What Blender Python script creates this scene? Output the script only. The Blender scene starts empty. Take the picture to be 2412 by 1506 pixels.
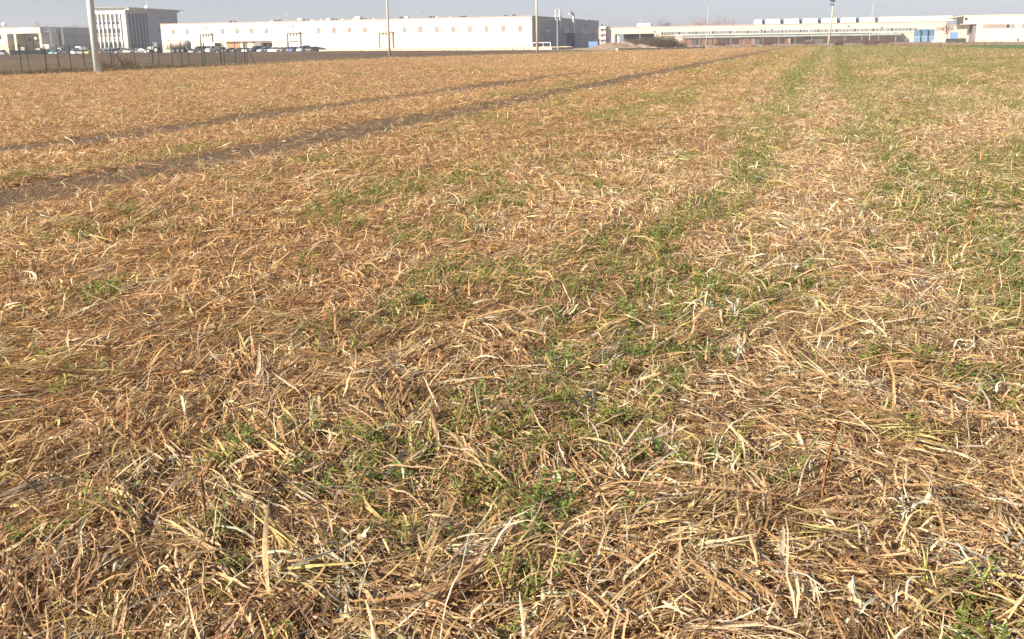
import bpy, math, random
import numpy as np
from mathutils import Vector, Matrix, Euler

SC = bpy.context.scene
COL = SC.collection
R = math.radians
random.seed(7)
rng = np.random.default_rng(11)

# ------------------------------------------------------------------ camera
F, CX, CY, H = 2480.0, 1206.0, 753.0, 1.65          # the photo is 2412 x 1506
PITCH, ROLL = R(14.71), R(0.825)
cam_d = bpy.data.cameras.new('camera')
cam = bpy.data.objects.new('camera', cam_d)
COL.objects.link(cam)
cam_d.sensor_width = 36.0
cam_d.lens = 36.0 * F / 2412.0
cam_d.clip_start, cam_d.clip_end = 0.05, 6000
CAM_ROT = Matrix.Rotation(R(90) - PITCH, 4, 'X') @ Matrix.Rotation(-ROLL, 4, 'Z')
cam.matrix_world = Matrix.Translation((0, 0, H)) @ CAM_ROT
SC.camera = cam

# ------------------------------------------------------------------ light
SUN_EL, SUN_AZ = R(31), R(58)                        # SUN_AZ: to the left of straight behind the camera
sx, sy = -math.sin(SUN_AZ), -math.cos(SUN_AZ)
sun_dir = Vector((sx * math.cos(SUN_EL), sy * math.cos(SUN_EL), math.sin(SUN_EL)))
sl = bpy.data.lights.new('sun', 'SUN')
sl.energy, sl.angle, sl.color = 4.4, R(0.6), (1.0, 0.872, 0.69)
so = bpy.data.objects.new('sun', sl)
so.rotation_euler = sun_dir.to_track_quat('Z', 'Y').to_euler()
so.location = (-40, -40, 60)
COL.objects.link(so)
W = bpy.data.worlds.new('World')
SC.world = W
W.use_nodes = True
nt = W.node_tree
nt.nodes.clear()
o_ = nt.nodes.new('ShaderNodeOutputWorld')
bg = nt.nodes.new('ShaderNodeBackground')
sky = nt.nodes.new('ShaderNodeTexSky')
sky.sky_type = 'NISHITA'
sky.sun_disc = False
sky.sun_elevation = SUN_EL
sky.sun_rotation = math.atan2(sun_dir.x, sun_dir.y)
sky.air_density, sky.dust_density, sky.ozone_density = 1.0, 0.6, 2.5
hsv = nt.nodes.new('ShaderNodeHueSaturation')
hsv.inputs['Saturation'].default_value = 0.62
tint = nt.nodes.new('ShaderNodeMix')
tint.data_type, tint.blend_type = 'RGBA', 'MULTIPLY'
tint.inputs[0].default_value = 1.0
tint.inputs[7].default_value = (0.80, 0.83, 1.0, 1)
bg.inputs['Strength'].default_value = 0.05
nt.links.new(sky.outputs[0], hsv.inputs['Color'])
nt.links.new(hsv.outputs[0], tint.inputs[6])
nt.links.new(tint.outputs[2], bg.inputs['Color'])
nt.links.new(bg.outputs[0], o_.inputs['Surface'])
SC.view_settings.view_transform = 'Standard'
SC.view_settings.look = 'None'
SC.view_settings.exposure = 1.44
SC.view_settings.gamma = 1.0
SC.cycles.max_bounces = 6
SC.cycles.diffuse_bounces = 3
SC.cycles.transmission_bounces = 4

# ------------------------------------------------------------------ surveying: where a photo pixel meets the ground or a facade
A = R(16.5)                                          # field rows and buildings share one site grid, turned by A
E1 = Vector((math.cos(A), -math.sin(A), 0))          # u: along the facades
E2 = Vector((math.sin(A), math.cos(A), 0))           # v: along the rows, away
_m = CAM_ROT.to_3x3()
def ray(px, py):
    return _m @ Vector(((px - CX) / F, -(py - CY) / F, -1.0))
def horizon(px):
    lo, hi = -400.0, 600.0
    for _ in range(40):
        mid = (lo + hi) / 2
        if ray(px, mid).z > 0: lo = mid
        else: hi = mid
    return hi
def P(px, py, z=0.0):
    d = ray(px, py); t = (z - H) / d.z
    return Vector((d.x * t, d.y * t, z))
def PY(px, py, Y):                                   # the point at world depth Y
    d = ray(px, py); t = Y / d.y
    return Vector((d.x * t, Y, H + d.z * t))
def UV(p): return (p.x * E1.x + p.y * E1.y, p.x * E2.x + p.y * E2.y)
def XY(u, v, z=0.0):
    w = E1 * u + E2 * v
    return Vector((w.x, w.y, z))
def onV(px, py, v):                                  # (u, z) on a facade v = const
    d = ray(px, py); dv = d.x * E2.x + d.y * E2.y; t = v / dv
    return ((d.x * E1.x + d.y * E1.y) * t, H + d.z * t)
def onU(px, py, u):                                  # (v, z) on a facade u = const
    d = ray(px, py); du = d.x * E1.x + d.y * E1.y; t = u / du
    return ((d.x * E2.x + d.y * E2.y) * t, H + d.z * t)

# ------------------------------------------------------------------ materials
MATS = {}
def lk(n, a, b): n.links.new(a, b)
def mat(name, col, rough=0.7, var=0.12, scale=3.0, metal=0.0, bump=0.0, bscale=40.0, streak=False, spec=0.35):
    if name in MATS: return MATS[name]
    m = bpy.data.materials.new(name); m.use_nodes = True
    n = m.node_tree; b = n.nodes['Principled BSDF']
    b.inputs['Roughness'].default_value = rough
    b.inputs['Metallic'].default_value = metal
    b.inputs['Specular IOR Level'].default_value = spec
    tc = n.nodes.new('ShaderNodeTexCoord')
    no = n.nodes.new('ShaderNodeTexNoise'); no.inputs['Scale'].default_value = scale; no.inputs['Detail'].default_value = 6
    src = tc.outputs['Object']
    if streak:
        mp = n.nodes.new('ShaderNodeMapping'); mp.inputs['Scale'].default_value = (1, 1, 0.12)
        lk(n, src, mp.inputs[0]); src = mp.outputs[0]
    lk(n, src, no.inputs['Vector'])
    cr = n.nodes.new('ShaderNodeValToRGB')
    lo = [max(0, c * (1 - var)) for c in col]; hi = [min(1, c * (1 + var)) for c in col]
    cr.color_ramp.elements[0].position, cr.color_ramp.elements[1].position = 0.3, 0.7
    cr.color_ramp.elements[0].color = (*lo, 1); cr.color_ramp.elements[1].color = (*hi, 1)
    lk(n, no.outputs['Fac'], cr.inputs[0]); lk(n, cr.outputs[0], b.inputs['Base Color'])
    if bump:
        nb = n.nodes.new('ShaderNodeTexNoise'); nb.inputs['Scale'].default_value = bscale; nb.inputs['Detail'].default_value = 8
        lk(n, tc.outputs['Object'], nb.inputs['Vector'])
        bp = n.nodes.new('ShaderNodeBump'); bp.inputs['Strength'].default_value = bump; bp.inputs['Distance'].default_value = 0.05
        lk(n, nb.outputs['Fac'], bp.inputs['Height']); lk(n, bp.outputs[0], b.inputs['Normal'])
    MATS[name] = m
    return m
def leaf_mat(name, trans=0.25, rough=0.55):
    m = bpy.data.materials.new(name); m.use_nodes = True
    n = m.node_tree; b = n.nodes['Principled BSDF']; out = n.nodes['Material Output']
    at = n.nodes.new('ShaderNodeAttribute'); at.attribute_name = 'tone'
    b.inputs['Roughness'].default_value = rough; b.inputs['Specular IOR Level'].default_value = 0.35
    tc = n.nodes.new('ShaderNodeTexCoord')
    no = n.nodes.new('ShaderNodeTexNoise'); no.inputs['Scale'].default_value = 55; no.inputs['Detail'].default_value = 4
    lk(n, tc.outputs['Object'], no.inputs['Vector'])
    mr = n.nodes.new('ShaderNodeMapRange'); mr.inputs[1].default_value, mr.inputs[2].default_value = 0.3, 0.7
    mr.inputs[3].default_value, mr.inputs[4].default_value = 0.72, 1.22
    lk(n, no.outputs['Fac'], mr.inputs[0])
    mx = n.nodes.new('ShaderNodeMix'); mx.data_type, mx.blend_type = 'RGBA', 'MULTIPLY'; mx.inputs[0].default_value = 1
    lk(n, at.outputs['Color'], mx.inputs[6]); lk(n, mr.outputs[0], mx.inputs[7])
    lk(n, mx.outputs[2], b.inputs['Base Color'])
    tr = n.nodes.new('ShaderNodeBsdfTranslucent'); lk(n, mx.outputs[2], tr.inputs['Color'])
    ms = n.nodes.new('ShaderNodeMixShader'); ms.inputs[0].default_value = trans
    lk(n, b.outputs[0], ms.inputs[1]); lk(n, tr.outputs[0], ms.inputs[2]); lk(n, ms.outputs[0], out.inputs['Surface'])
    return m

# ------------------------------------------------------------------ mesh builder
class MB:
    def __init__(s): s.v = []; s.f = []
    def quad(s, a, b, c, d):
        i = len(s.v); s.v += [a, b, c, d]; s.f.append((i, i + 1, i + 2, i + 3))
    def box(s, x0, x1, y0, y1, z0, z1, tx=0.0, ty=0.0):
        i = len(s.v)
        s.v += [(x0, y0, z0), (x1, y0, z0), (x1, y1, z0), (x0, y1, z0),
                (x0 + tx, y0 + ty, z1), (x1 - tx, y0 + ty, z1), (x1 - tx, y1 - ty, z1), (x0 + tx, y1 - ty, z1)]
        s.f += [tuple(i + k for k in q) for q in ((0, 3, 2, 1), (4, 5, 6, 7), (0, 1, 5, 4), (1, 2, 6, 5), (2, 3, 7, 6), (3, 0, 4, 7))]
        return s
    def tube(s, pts, rad, n=8, cap=True):
        pts = [Vector(p) for p in pts]
        rad = rad if isinstance(rad, (list, tuple)) else [rad] * len(pts)
        base = len(s.v)
        for k, p in enumerate(pts):
            t = (pts[min(k + 1, len(pts) - 1)] - pts[max(k - 1, 0)]).normalized()
            a = Vector((1, 0, 0)) if abs(t.x) < 0.8 else Vector((0, 1, 0))
            e = t.cross(a).normalized(); g = t.cross(e)
            for j in range(n):
                w = 2 * math.pi * j / n
                s.v.append(tuple(p + (e * math.cos(w) + g * math.sin(w)) * rad[k]))
        for k in range(len(pts) - 1):
            for j in range(n):
                a0 = base + k * n + j; a1 = base + k * n + (j + 1) % n
                s.f.append((a0, a1, a1 + n, a0 + n))
        if cap:
            s.f.append(tuple(base + j for j in range(n))[::-1])
            s.f.append(tuple(base + (len(pts) - 1) * n + j for j in range(n)))
        return s
    def prism(s, prof, y0, y1, inset=None):              # profile in x, z extruded along y
        n = len(prof); i = len(s.v)
        s.v += [(x, y0, z) for x, z in prof] + [(x, y1, z) for x, z in prof]
        for k in range(n):
            j = (k + 1) % n
            s.f.append((i + k, i + j, i + n + j, i + n + k))
        s.f.append(tuple(i + k for k in range(n))[::-1]); s.f.append(tuple(i + n + k for k in range(n)))
        return s
    def build(s, name, m, parent=None, smooth=False):
        me = bpy.data.meshes.new(name); me.from_pydata([tuple(p) for p in s.v], [], s.f); me.update()
        me.materials.append(m)
        if smooth: me.polygons.foreach_set('use_smooth', [True] * len(me.polygons))
        o = bpy.data.objects.new(name, me); COL.objects.link(o)
        if parent is not None: o.parent = parent
        return o

def tag(o, label=None, cat=None, group=None, kind=None):
    if label: o['label'] = label
    if cat: o['category'] = cat
    if group: o['group'] = group
    if kind: o['kind'] = kind
    return o
def thing(name, label, cat, loc=(0, 0, 0), rz=-A, group=None):
    o = bpy.data.objects.new(name, None); COL.objects.link(o)
    o.empty_display_size = 0.3
    o.location = loc; o.rotation_euler = (0, 0, rz)
    return tag(o, label, cat, group)
def dup(o, loc, rz, label=None, group=None):
    c = o.copy(); COL.objects.link(c); c.location = loc; c.rotation_euler = (0, 0, rz)
    if label: c['label'] = label
    if group: c['group'] = group
    def kids(src, dst):
        for ch in list(src.children):
            k = ch.copy(); COL.objects.link(k); k.parent = dst
            kids(ch, k)
    kids(o, c)
    return c
def recolour(o, part, m):
    for ch in o.children:
        if ch.name.split('.')[0] == part:
            ch.material_slots[0].link = 'OBJECT'; ch.material_slots[0].material = m

# ------------------------------------------------------------------ noise and field masks
TAB = rng.random((256, 256))
def vnoise(x, y, sc, seed=0):
    x = np.asarray(x) / sc + seed * 17.31; y = np.asarray(y) / sc + seed * 9.77
    xi = np.floor(x).astype(int); yi = np.floor(y).astype(int)
    fx = x - xi; fy = y - yi
    fx = fx * fx * (3 - 2 * fx); fy = fy * fy * (3 - 2 * fy)
    g = lambda a, b: TAB[a & 255, b & 255]
    return (g(xi, yi) * (1 - fx) + g(xi + 1, yi) * fx) * (1 - fy) + (g(xi, yi + 1) * (1 - fx) + g(xi + 1, yi + 1) * fx) * fy
def fbm(x, y, sc, seed=0, o=3):
    s = 0; a = 0.5; t = 0
    for k in range(o):
        s = s + a * vnoise(x, y, sc / 2 ** k, seed + k * 3); t += a; a *= 0.5
    return s / t
def sstep(x, a, b):
    t = np.clip((x - a) / (b - a), 0, 1); return t * t * (3 - 2 * t)
def uvk(x, y):
    u = x * E1.x + y * E1.y; v = x * E2.x + y * E2.y
    return u, v
def masks(x, y):
    """green weed cover, bare tracks, straw tone for ground points"""
    u, v = uvk(x, y)
    uw = u + (fbm(u, v, 4.0, 5) - 0.5) * 0.9
    g = np.zeros_like(u)
    for c, w, s in ((-4.5, 0.42, 0.40), (-1.75, 0.36, 0.42), (-1.05, 0.42, 0.74), (0.9, 0.6, 0.78), (2.1, 0.6, 0.62), (4.6, 0.7, 0.66), (7.2, 0.7, 0.6), (10.5, 1.1, 0.55), (-7.1, 0.5, 0.45), (-9.9, 0.35, 0.5)):
        g = np.maximum(g, s * np.exp(-((uw - c) / w) ** 2))
    right = sstep(u, -8.4, -6.0)
    small = sstep(fbm(u, v, 0.55, 91, 2), 0.60, 0.74) * (0.55 + 0.35 * sstep(u, -3, 0)) * sstep(u, -9, -6)
    near_fade = 0.42 + 0.58 * sstep(v, 4.6, 7.0)
    g = g * near_fade
    lane = np.exp(-((uw + 1.1) / 0.5) ** 2) + np.exp(-((uw - 0.95) / 0.55) ** 2) + 0.7 * np.exp(-((uw - 4.6) / 0.8) ** 2) + 0.6 * np.exp(-((uw + 4.5) / 0.5) ** 2)
    g = np.maximum(g, (0.26 + 0.56 * np.clip(lane, 0, 1)) * right * sstep(v, 8, 24))
    g = np.maximum(g, 0.19 + 0.13 * sstep(u, -2.6, -1.0) + 0.14 * sstep(u, 0.7, 1.4))
    g = g * np.where(u < -11, 0.5, 1)
    n = fbm(u * 1.0, v * 0.45, 0.75, 1) * 0.6 + fbm(u, v * 0.35, 2.6, 2) * 0.4
    green = sstep(g * 0.95 + (n - 0.5) * 1.9, 0.29, 0.66)
    green = np.maximum(green, small)
    b = np.maximum(np.exp(-((uw + 8.75) / 0.78) ** 4) * 1.3, np.exp(-((uw + 13.2) / 0.7) ** 4) * 1.25 * sstep(70 - v, 0, 25))
    b = np.maximum(b, np.exp(-((uw + 19.5) / 0.4) ** 4) * 0.6 * sstep(v, 25, 40) * sstep(70 - v, 0, 20))
    b = b * np.clip(0.4 + 1.3 * fbm(u, v * 0.6, 1.1, 8), 0, 1.1)
    spots = sstep(fbm(u, v, 1.1, 14), 0.68, 0.8) * 0.4
    bare = np.clip(np.maximum(b, spots * (v < 60)), 0, 1)
    green = green * (1 - 0.8 * np.clip(b, 0, 1))
    tone = fbm(u, v * 0.6, 2.2, 21) * 0.6 + fbm(u, v * 0.3, 9.0, 22) * 0.4
    pale = np.exp(-((uw + 0.25) / 0.45) ** 2) + np.exp(-((uw - 3.2) / 0.6) ** 2) + 0.7 * np.exp(-((uw - 6.0) / 0.6) ** 2) + 0.6 * np.exp(-((uw + 2.8) / 0.7) ** 2)
    tone = np.clip(tone + 0.22 * pale + 0.12 * sstep(u, -2.5, 0.5) - 0.03, 0, 1)
    return green, bare, tone

def region(x, y):
    u, v = uvk(x, y)
    t = sstep(u + (fbm(u, v, 3.0, 71) - 0.5) * 3, -5.5, 0.5)[:, None]
    return np.array([1.05, 0.965, 0.87]) * (1 - t) + np.array([0.99, 0.99, 1.0]) * t

# ------------------------------------------------------------------ ground sheets
BOUND = [(-900, 214), (-300, 192), (0, 178.5), (230, 171), (585, 153.5), (918, 137.5), (1266, 127.8), (1420, 121), (1700, 114.2), (1950, 110.3), (2240, 110.5), (2412, 117.5), (2800, 128), (3600, 150)]
bp_ = [P(*q) for q in BOUND]
b_az = np.array([math.atan2(p.x, p.y) for p in bp_]); b_r = np.array([p.length for p in bp_])
def bound_r(az): return 1 / np.interp(az, b_az, 1 / b_r)

def grid_mesh(name, V, m, closed=False, attr=None):
    """V: (rows, cols, 3) array"""
    a, b = V.shape[:2]
    idx = np.arange(a * b).reshape(a, b)
    if closed: idx = np.concatenate([idx, idx[:, :1]], 1)
    q = np.stack([idx[:-1, :-1], idx[:-1, 1:], idx[1:, 1:], idx[1:, :-1]], -1).reshape(-1, 4)
    return np_mesh(name, V.reshape(-1, 3), q, m, attr)
def np_mesh(name, v, q, m, attr=None, smooth=True, parent=None):
    me = bpy.data.meshes.new(name)
    me.vertices.add(len(v)); me.vertices.foreach_set('co', np.ascontiguousarray(v, np.float32).ravel())
    me.loops.add(q.size); me.loops.foreach_set('vertex_index', np.ascontiguousarray(q, np.int32).ravel())
    me.polygons.add(len(q)); me.polygons.foreach_set('loop_start', np.arange(0, q.size, q.shape[1], dtype=np.int32))
    me.update(calc_edges=True)
    if smooth: me.polygons.foreach_set('use_smooth', np.ones(len(q), bool))
    if attr is not None:
        at = me.attributes.new('tone', 'FLOAT_COLOR', 'POINT')
        c4 = np.ones((len(v), 4), np.float32); c4[:, :3] = attr
        at.data.foreach_set('color', c4.ravel())
    me.materials.append(m)
    o = bpy.data.objects.new(name, me); COL.objects.link(o)
    if parent is not None: o.parent = parent
    return o

def soil_mat():
    m = bpy.data.materials.new('field_soil'); m.use_nodes = True
    n = m.node_tree; b = n.nodes['Principled BSDF']; b.inputs['Roughness'].default_value = 0.9
    b.inputs['Specular IOR Level'].default_value = 0.15
    at = n.nodes.new('ShaderNodeAttribute'); at.attribute_name = 'tone'
    tc = n.nodes.new('ShaderNodeTexCoord')
    no = n.nodes.new('ShaderNodeTexNoise'); no.inputs['Scale'].default_value = 30; no.inputs['Detail'].default_value = 10; no.inputs['Roughness'].default_value = 0.7
    lk(n, tc.outputs['Object'], no.inputs['Vector'])
    mr = n.nodes.new('ShaderNodeMapRange'); mr.inputs[1].default_value, mr.inputs[2].default_value = 0.3, 0.7
    mr.inputs[3].default_value, mr.inputs[4].default_value = 0.5, 1.5
    lk(n, no.outputs['Fac'], mr.inputs[0])
    mx = n.nodes.new('ShaderNodeMix'); mx.data_type, mx.blend_type = 'RGBA', 'MULTIPLY'; mx.inputs[0].default_value = 1
    lk(n, at.outputs['Color'], mx.inputs[6]); lk(n, mr.outputs[0], mx.inputs[7]); lk(n, mx.outputs[2], b.inputs['Base Color'])
    bp = n.nodes.new('ShaderNodeBump'); bp.inputs['Strength'].default_value = 0.9; bp.inputs['Distance'].default_value = 0.03
    lk(n, no.outputs['Fac'], bp.inputs['Height']); lk(n, bp.outputs[0], b.inputs['Normal'])
    return m
def lump(x, y):
    return (fbm(x, y, 0.5, 31, 4) - 0.5) * 0.07 + (fbm(x, y, 0.12, 33, 3) - 0.5) * 0.03
az = np.concatenate([np.linspace(-math.pi, -0.62, 60, endpoint=False), np.linspace(-0.62, 0.62, 420), np.linspace(0.62, math.pi, 61)[1:-1]])
tt = np.concatenate([[0.0, 0.25, 0.6], np.linspace(0, 1, 360) * 0.999 + 1])
AZ, T = np.meshgrid(az, tt)
RB = bound_r(AZ)
RR = np.where(T < 1, T * 0.8 + 0.02, 0.85 * (RB / 0.85) ** (T - 1))
X, Y = RR * np.sin(AZ), RR * np.cos(AZ)
gm, bm, tn = masks(X, Y)
litter = np.array([0.25, 0.155, 0.078]); bare_c = np.array([0.130, 0.093, 0.061]); grn = np.array([0.17, 0.16, 0.06])
gc = litter * (0.8 + 0.5 * tn[..., None]) * region(X.ravel(), Y.ravel()).reshape(*X.shape, 3)
gc = gc * (1 - 0.5 * gm[..., None]) + grn * 0.5 * gm[..., None]
gc = gc * (1 - bm[..., None]) + bare_c * bm[..., None]
Z = lump(X, Y) * np.clip(1.4 - RR / 60, 0.1, 1)
Zt = 0.02 + Z
o = grid_mesh('stubble_field', np.stack([X, Y, Zt], -1), soil_mat(), True, gc.reshape(-1, 3))
tag(o, kind='structure')

g = MB(); g.quad((-2600, -900, -0.35), (2600, -900, -0.35), (2600, 3500, -0.35), (-2600, 3500, -0.35))
tag(g.build('ground', mat('far_soil', (0.20, 0.17, 0.12), 0.95, 0.3, 0.05)), kind='structure')

# dark ploughed land beyond the stubble, up to the yards
FAR = [(-900, 134, 300), (-300, 127.5, 320), (0, 125.0, 325), (300, 124.3, 308), (600, 121.4, 292), (757, 120.8, 284), (1000, 120.0, 268), (1254, 119.2, 246), (1420, 119.2, 222)]
near = [(-900, 214), (-300, 192), (0, 178.5), (230, 171), (585, 153.5), (757, 145), (918, 137.5), (1266, 127.8), (1420, 121)]
fp = [PY(*q) for q in FAR]; npnt = [P(*q) for q in near]
az2 = np.linspace(-0.72, math.atan2(fp[-1].x, fp[-1].y), 260)
na = [math.atan2(p.x, p.y) for p in npnt]; fa = [math.atan2(p.x, p.y) for p in fp]
rn = 1 / np.interp(az2, na, [1 / p.xy.length for p in npnt]); rf = np.interp(az2, fa, [p.xy.length for p in fp]); zf = np.interp(az2, fa, [p.z for p in fp])
s = np.linspace(0, 1, 240)[:, None]
RP = (rn - 0.4) * (1 - s) + rf * s
XP, YP = RP * np.sin(az2), RP * np.cos(az2)
zf = np.minimum(zf, 0.36)
ZP = zf * s ** 1.5 + (fbm(XP, YP, 2.5, 41, 3) - 0.5) * 0.25 * np.clip(s * 8, 0.1, 1) + 0.01
pc = np.array([0.112, 0.076, 0.050]) * (0.75 + 0.5 * fbm(XP, YP, 12, 43)[..., None])
wd = np.clip(sstep(-az2, 0.24, 0.34)[None, :] * sstep(1 - s, 0.35, 0.75), 0, 1)[..., None]
pc = pc * (1 - 0.6 * wd) + np.array([0.19, 0.13, 0.075]) * 0.6 * wd
tag(grid_mesh('ploughed_field', np.stack([XP, YP, ZP], -1), soil_mat(), False, pc.reshape(-1, 3)), kind='structure')

# yard surface round the buildings and the green crop at the right
yp = [XY(-420, 262, 0), XY(-90, 262, 0), XY(-60, 228, 0), XY(20, 228, 0), XY(260, 232, 0), XY(420, 640, 0), XY(-560, 640, 0)]
y_ = MB(); y_.v = [(p.x, p.y, -0.02) for p in yp]; y_.f = [tuple(range(len(yp)))]
tag(y_.build('yard', mat('yard_gravel', (0.25, 0.21, 0.165), 0.95, 0.3, 0.3, bump=0.4, bscale=2)), kind='structure')
cp_ = MB(); cp_.box(-330, -130, -8, 10.5, -0.3, 0.2)
cpo = cp_.build('car_park', mat('car_park_asphalt', (0.10, 0.095, 0.09), 0.9, 0.2, 0.5)); cpo.location = XY(0, 291); cpo.rotation_euler = (0, 0, -A); tag(cpo, kind='structure')
gq = [P(2226, 110.2), P(2412, 117.3), P(2800, 127.6), P(2800, 104.5), P(2412, 106.2), P(2300, 107.4)]
gb = MB(); gb.v = [(p.x, p.y, 0.06) for p in gq]; gb.f = [tuple(range(len(gq)))]
tag(gb.build('green_crop_field', mat('winter_wheat', (0.075, 0.12, 0.035), 0.9, 0.3, 0.6, bump=0.5, bscale=3)), kind='structure')

# ------------------------------------------------------------------ blades
class Blades:
    def __init__(s): s.v = []; s.q = []; s.c = []; s.n = 0
    def add(s, base, theta, L, w, phi, turn, psi, twist, col, zmin=0.01, prof=None, tipdark=0.0, fold=False):
        n, seg = phi.shape
        hd = theta[:, None] + turn
        ds = (L / seg)[:, None]
        t = np.stack([np.cos(phi) * np.cos(hd), np.cos(phi) * np.sin(hd), np.sin(phi)], -1)
        pts = np.concatenate([base[:, None, :], base[:, None, :] + np.cumsum(t * ds[..., None], 1)], 1)
        pts[..., 2] = np.maximum(pts[..., 2], zmin if np.isscalar(zmin) else zmin[:, None])
        tv = np.concatenate([t, t[:, -1:]], 1)
        hv = np.concatenate([hd, hd[:, -1:]], 1)
        side = np.stack([-np.sin(hv), np.cos(hv), np.zeros_like(hv)], -1)
        up = np.cross(tv, side)
        k = np.linspace(0, 1, seg + 1)
        ps = psi[:, None] + twist[:, None] * k
        sd = side * np.cos(ps)[..., None] + up * np.sin(ps)[..., None]
        if prof is None: prof = ([0, 0.15, 0.5, 0.8, 1], [0.65, 0.95, 1, 0.75, 0.12])
        wp = np.interp(k, *prof)[None, :] * w[:, None] * 0.5 * rng.uniform(0.62, 1.15, (n, seg + 1))
        if fold:                                          # creased leaf: two strips meeting at the midrib
            nrm = np.cross(tv, sd) * (wp * rng.uniform(-0.9, 0.9, (n, 1)))[..., None]
            vv = np.stack([pts - sd * wp[..., None], pts + nrm, pts + sd * wp[..., None]], 2)
            i0 = s.n + np.arange(n)[:, None] * (seg + 1) * 3 + np.arange(seg)[None, :] * 3
            s.q.append(np.stack([i0, i0 + 1, i0 + 4, i0 + 3], -1).reshape(-1, 4)); s.q.append(np.stack([i0 + 1, i0 + 2, i0 + 5, i0 + 4], -1).reshape(-1, 4))
            s.v.append(vv.reshape(-1, 3).astype(np.float32))
            sh = rng.uniform(0.82, 1.12, (n, seg + 1, 1, 1)) * np.ones((1, 1, 3, 1)) * np.array([1.0, 0.86, 1.0])[None, None, :, None]
            s.c.append(np.clip(col[:, None, None, :] * sh, 0, 0.92).reshape(-1, 3).astype(np.float32)); s.n += n * (seg + 1) * 3
            return
        vv = np.stack([pts - sd * wp[..., None], pts + sd * wp[..., None]], 2)       # n, seg+1, 2, 3
        i0 = s.n + np.arange(n)[:, None] * (seg + 1) * 2 + np.arange(seg)[None, :] * 2
        s.q.append(np.stack([i0, i0 + 1, i0 + 3, i0 + 2], -1).reshape(-1, 4))
        s.v.append(vv.reshape(-1, 3).astype(np.float32))
        sh = 1 - tipdark * k
        s.c.append((col[:, None, None, :] * sh[None, :, None, None] * np.ones((1, 1, 2, 1))).reshape(-1, 3).astype(np.float32))
        s.n += n * (seg + 1) * 2
    def build(s, name, m):
        return np_mesh(name, np.concatenate(s.v), np.concatenate(s.q), m, np.concatenate(s.c))

PAL = np.array([(0.18, 0.112, 0.064), (0.33, 0.203, 0.102), (0.485, 0.312, 0.155), (0.60, 0.43, 0.235), (0.68, 0.55, 0.365), (0.40, 0.345, 0.275), (0.52, 0.43, 0.16), (0.72, 0.61, 0.44)])
def pick(n, w):
    w = np.array(w, float); w /= w.sum()
    c = PAL[rng.choice(len(PAL), n, p=w)]
    return np.clip(c * rng.uniform(0.78, 1.22, (n, 1)) * rng.uniform(0.94, 1.06, (n, 3)), 0, 0.9)
HALF = 0.61
def scatter(r0, r1, dens, half=HALF):
    half = 0.95 if r1 <= 7 else 0.70 if r1 <= 16 else half      # wide enough for a step to the side
    r0 = 1.2 if r0 < 2 else r0
    n = int(dens * half * (r1 * r1 - r0 * r0))
    r = np.sqrt(rng.uniform(r0 * r0, r1 * r1, n)); a = rng.uniform(-half, half, n)
    k = r < bound_r(a) - 0.3
    r, a = r[k], a[k]
    return r * np.sin(a), r * np.cos(a), r
ROWDIR = math.pi / 2 - A
def flow(x, y):
    u, v = uvk(x, y)
    a = (fbm(u, v, 0.55, 51, 2) - 0.5) * 3.6 + (fbm(u, v, 5, 53, 2) - 0.5) * 2.2
    return ROWDIR + a * (0.75 + 0.5 * sstep(u, -1.5, 1.0)) + 0.12
def gz(x, y, r): return lump(x, y) * np.clip(1.4 - r / 60, 0.1, 1) + 0.02

straw = Blades(); weeds = Blades()
def jit(n, seg, a): return np.cumsum(rng.normal(0, a, (n, seg)), 1)

def litter_layer(r0, r1, dens, seg, ls=1.0, ws=1.0):
    x, y, r = scatter(r0, r1, dens)
    g, b, tn = masks(x, y)
    keep = rng.random(len(x)) < 1 - 0.78 * b
    x, y, r, b, tn = x[keep], y[keep], r[keep], b[keep], tn[keep]; n = len(x)
    th = flow(x, y) + rng.normal(0, 0.9, n) + math.pi * (rng.random(n) < 0.5)
    L = rng.uniform(0.06, 0.2, n) * ls; w = rng.uniform(0.0025, 0.009, n) * ws
    phi = np.clip(rng.normal(0.05, 0.22, (n, 1)) - np.linspace(0, 0.35, seg)[None] * rng.random((n, 1)), -0.6, 0.9)
    z = gz(x, y, r) + rng.uniform(0.002, 0.028, n)
    col = pick(n, (2.0, 4.2, 3.8, 1.5, 0.3, 0.7, 0.3, 0.05))
    col = np.clip(col * (0.75 + 0.5 * tn[:, None]) * region(x, y), 0, 0.70)
    col = np.where((b > 0.4)[:, None], col * np.array([0.62, 0.62, 0.62]), col)
    straw.add(np.stack([x, y, z], -1), th, L, w, phi, jit(n, seg, 0.25), rng.normal(0, 0.6, n), rng.normal(0, 0.9, n), col, gz(x, y, r) + 0.003)

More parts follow.
